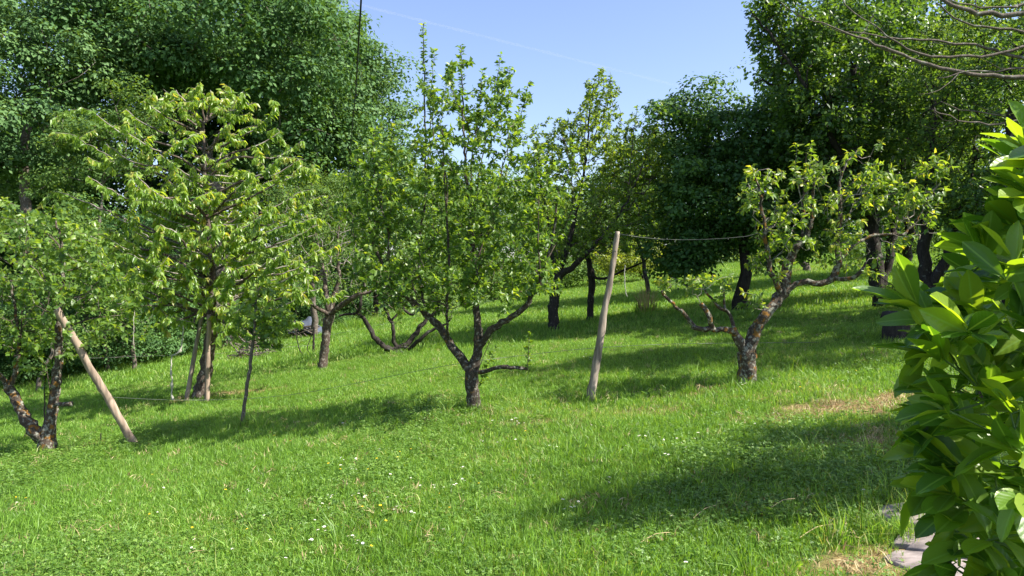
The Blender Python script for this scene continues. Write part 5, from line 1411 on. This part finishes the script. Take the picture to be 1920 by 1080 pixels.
BU_PX = [(620, 878), (708, 868), (682, 962), (704, 930), (710, 960), (718, 992), (768, 987), (770, 850), (748, 852), (745, 860), (900, 915), (830, 930), (842, 962), (758, 878), (690, 1040), (545, 1000), (470, 1004), (360, 1002), (26, 936), (50, 946), (286, 966), (200, 985), (172, 902), (540, 835), (515, 825), (690, 890), (1108, 960), (1240, 845), (1600, 700), (1500, 735), (1350, 800), (985, 815), (290, 900), (420, 930), (635, 885)]
def plant_flowers(proto_o, lst, label, cat, group, jitter):
    first = True
    for (x, y) in lst:
        for rep in range(2 if jitter and rng.random() < .45 else 1):
            o = proto_o if first else proto_o.copy()
            if not first: C.objects.link(o)
            first = False
            g = G(x + rng.normal(0, 3 if rep else .5), y + 8 + (rng.normal(0, 2) if rep else 0))
            o.location = (float(g[0]), float(g[1]), float(g[2]))
            s = rng.uniform(.6, 1.0) * (1 + max(0, g[1] - 6) * .05)
            o.scale = (s, s, s); o.rotation_euler = (rng.normal(.15, .2), rng.normal(0, .2), rng.uniform(0, 6.28))
            tag(o, label, cat, group)
plant_flowers(day, DA_PX, 'tiny white daisy open in the lawn', 'flower', 'daisies in the lawn', True)
plant_flowers(but, BU_PX, 'tiny yellow buttercup in the lawn', 'flower', 'buttercups in the lawn', False)

# ---- fallen straw stems
gstr = 'dry stems lying on the near lawn'
for (x0, y0, x1, y1, txt) in [(1202, 1028, 1256, 1016, 'pale dry stem lying on the grass left of the curled straws'), (1446, 964, 1490, 950, 'pale dry stem lying on the grass near the edge of the shade'), (1500, 1020, 1560, 998, 'thin dry stem on the grass in front of the shade'), (1300, 985, 1342, 962, 'curled dry stem in the middle of the straw wisps')]:
    a = G(x0, y0 + 6); b_ = G(x1, y1 + 6)
    wire('straw_stem', txt, [a + [0, 0, .05], (a + b_) / 2 + [0, 0, .075], b_ + [0, 0, .06]], .0022, M['straw'], 'straw', gstr)

# ---- condensation trail high in the sky
def contrail():
    a, b_ = P(640, 0, 7000), P(1330, 176, 5200)
    n = 40; V = []; sides = 8
    ax = unit(b_ - a); u = unit(np.cross(ax, [0, 1, 0.2])); w = np.cross(ax, u)
    for i in range(n + 1):
        t = i / n; c = a * (1 - t) + b_ * t; r = 10 * (1.5 - .5 * t) + 2 * math.sin(i * 1.3)
        for k in range(sides):
            q = k * 2 * math.pi / sides; V.append(c + r * (math.cos(q) * u + math.sin(q) * w))
    Fs = [(i * sides + k, i * sides + (k + 1) % sides, (i + 1) * sides + (k + 1) % sides, (i + 1) * sides + k) for i in range(n) for k in range(sides)]
    m, nn, l = new_mat('thin_vapour')
    v = nn.new('ShaderNodeVolumePrincipled'); v.inputs['Density'].default_value = 0.0022; v.inputs['Color'].default_value = (1, 1, 1, 1); v.inputs['Anisotropy'].default_value = .3
    o_ = nn.new('ShaderNodeOutputMaterial'); l.new(v.outputs[0], o_.inputs['Volume'])
    caps = [tuple(range(sides)), tuple(n * sides + k for k in range(sides))[::-1]]
    o = mesh_np('contrail', V, [np.array(Fs), np.array(caps)], m)
    tag(o, 'faint white aircraft trail slanting across the blue sky', kind='structure')
contrail()
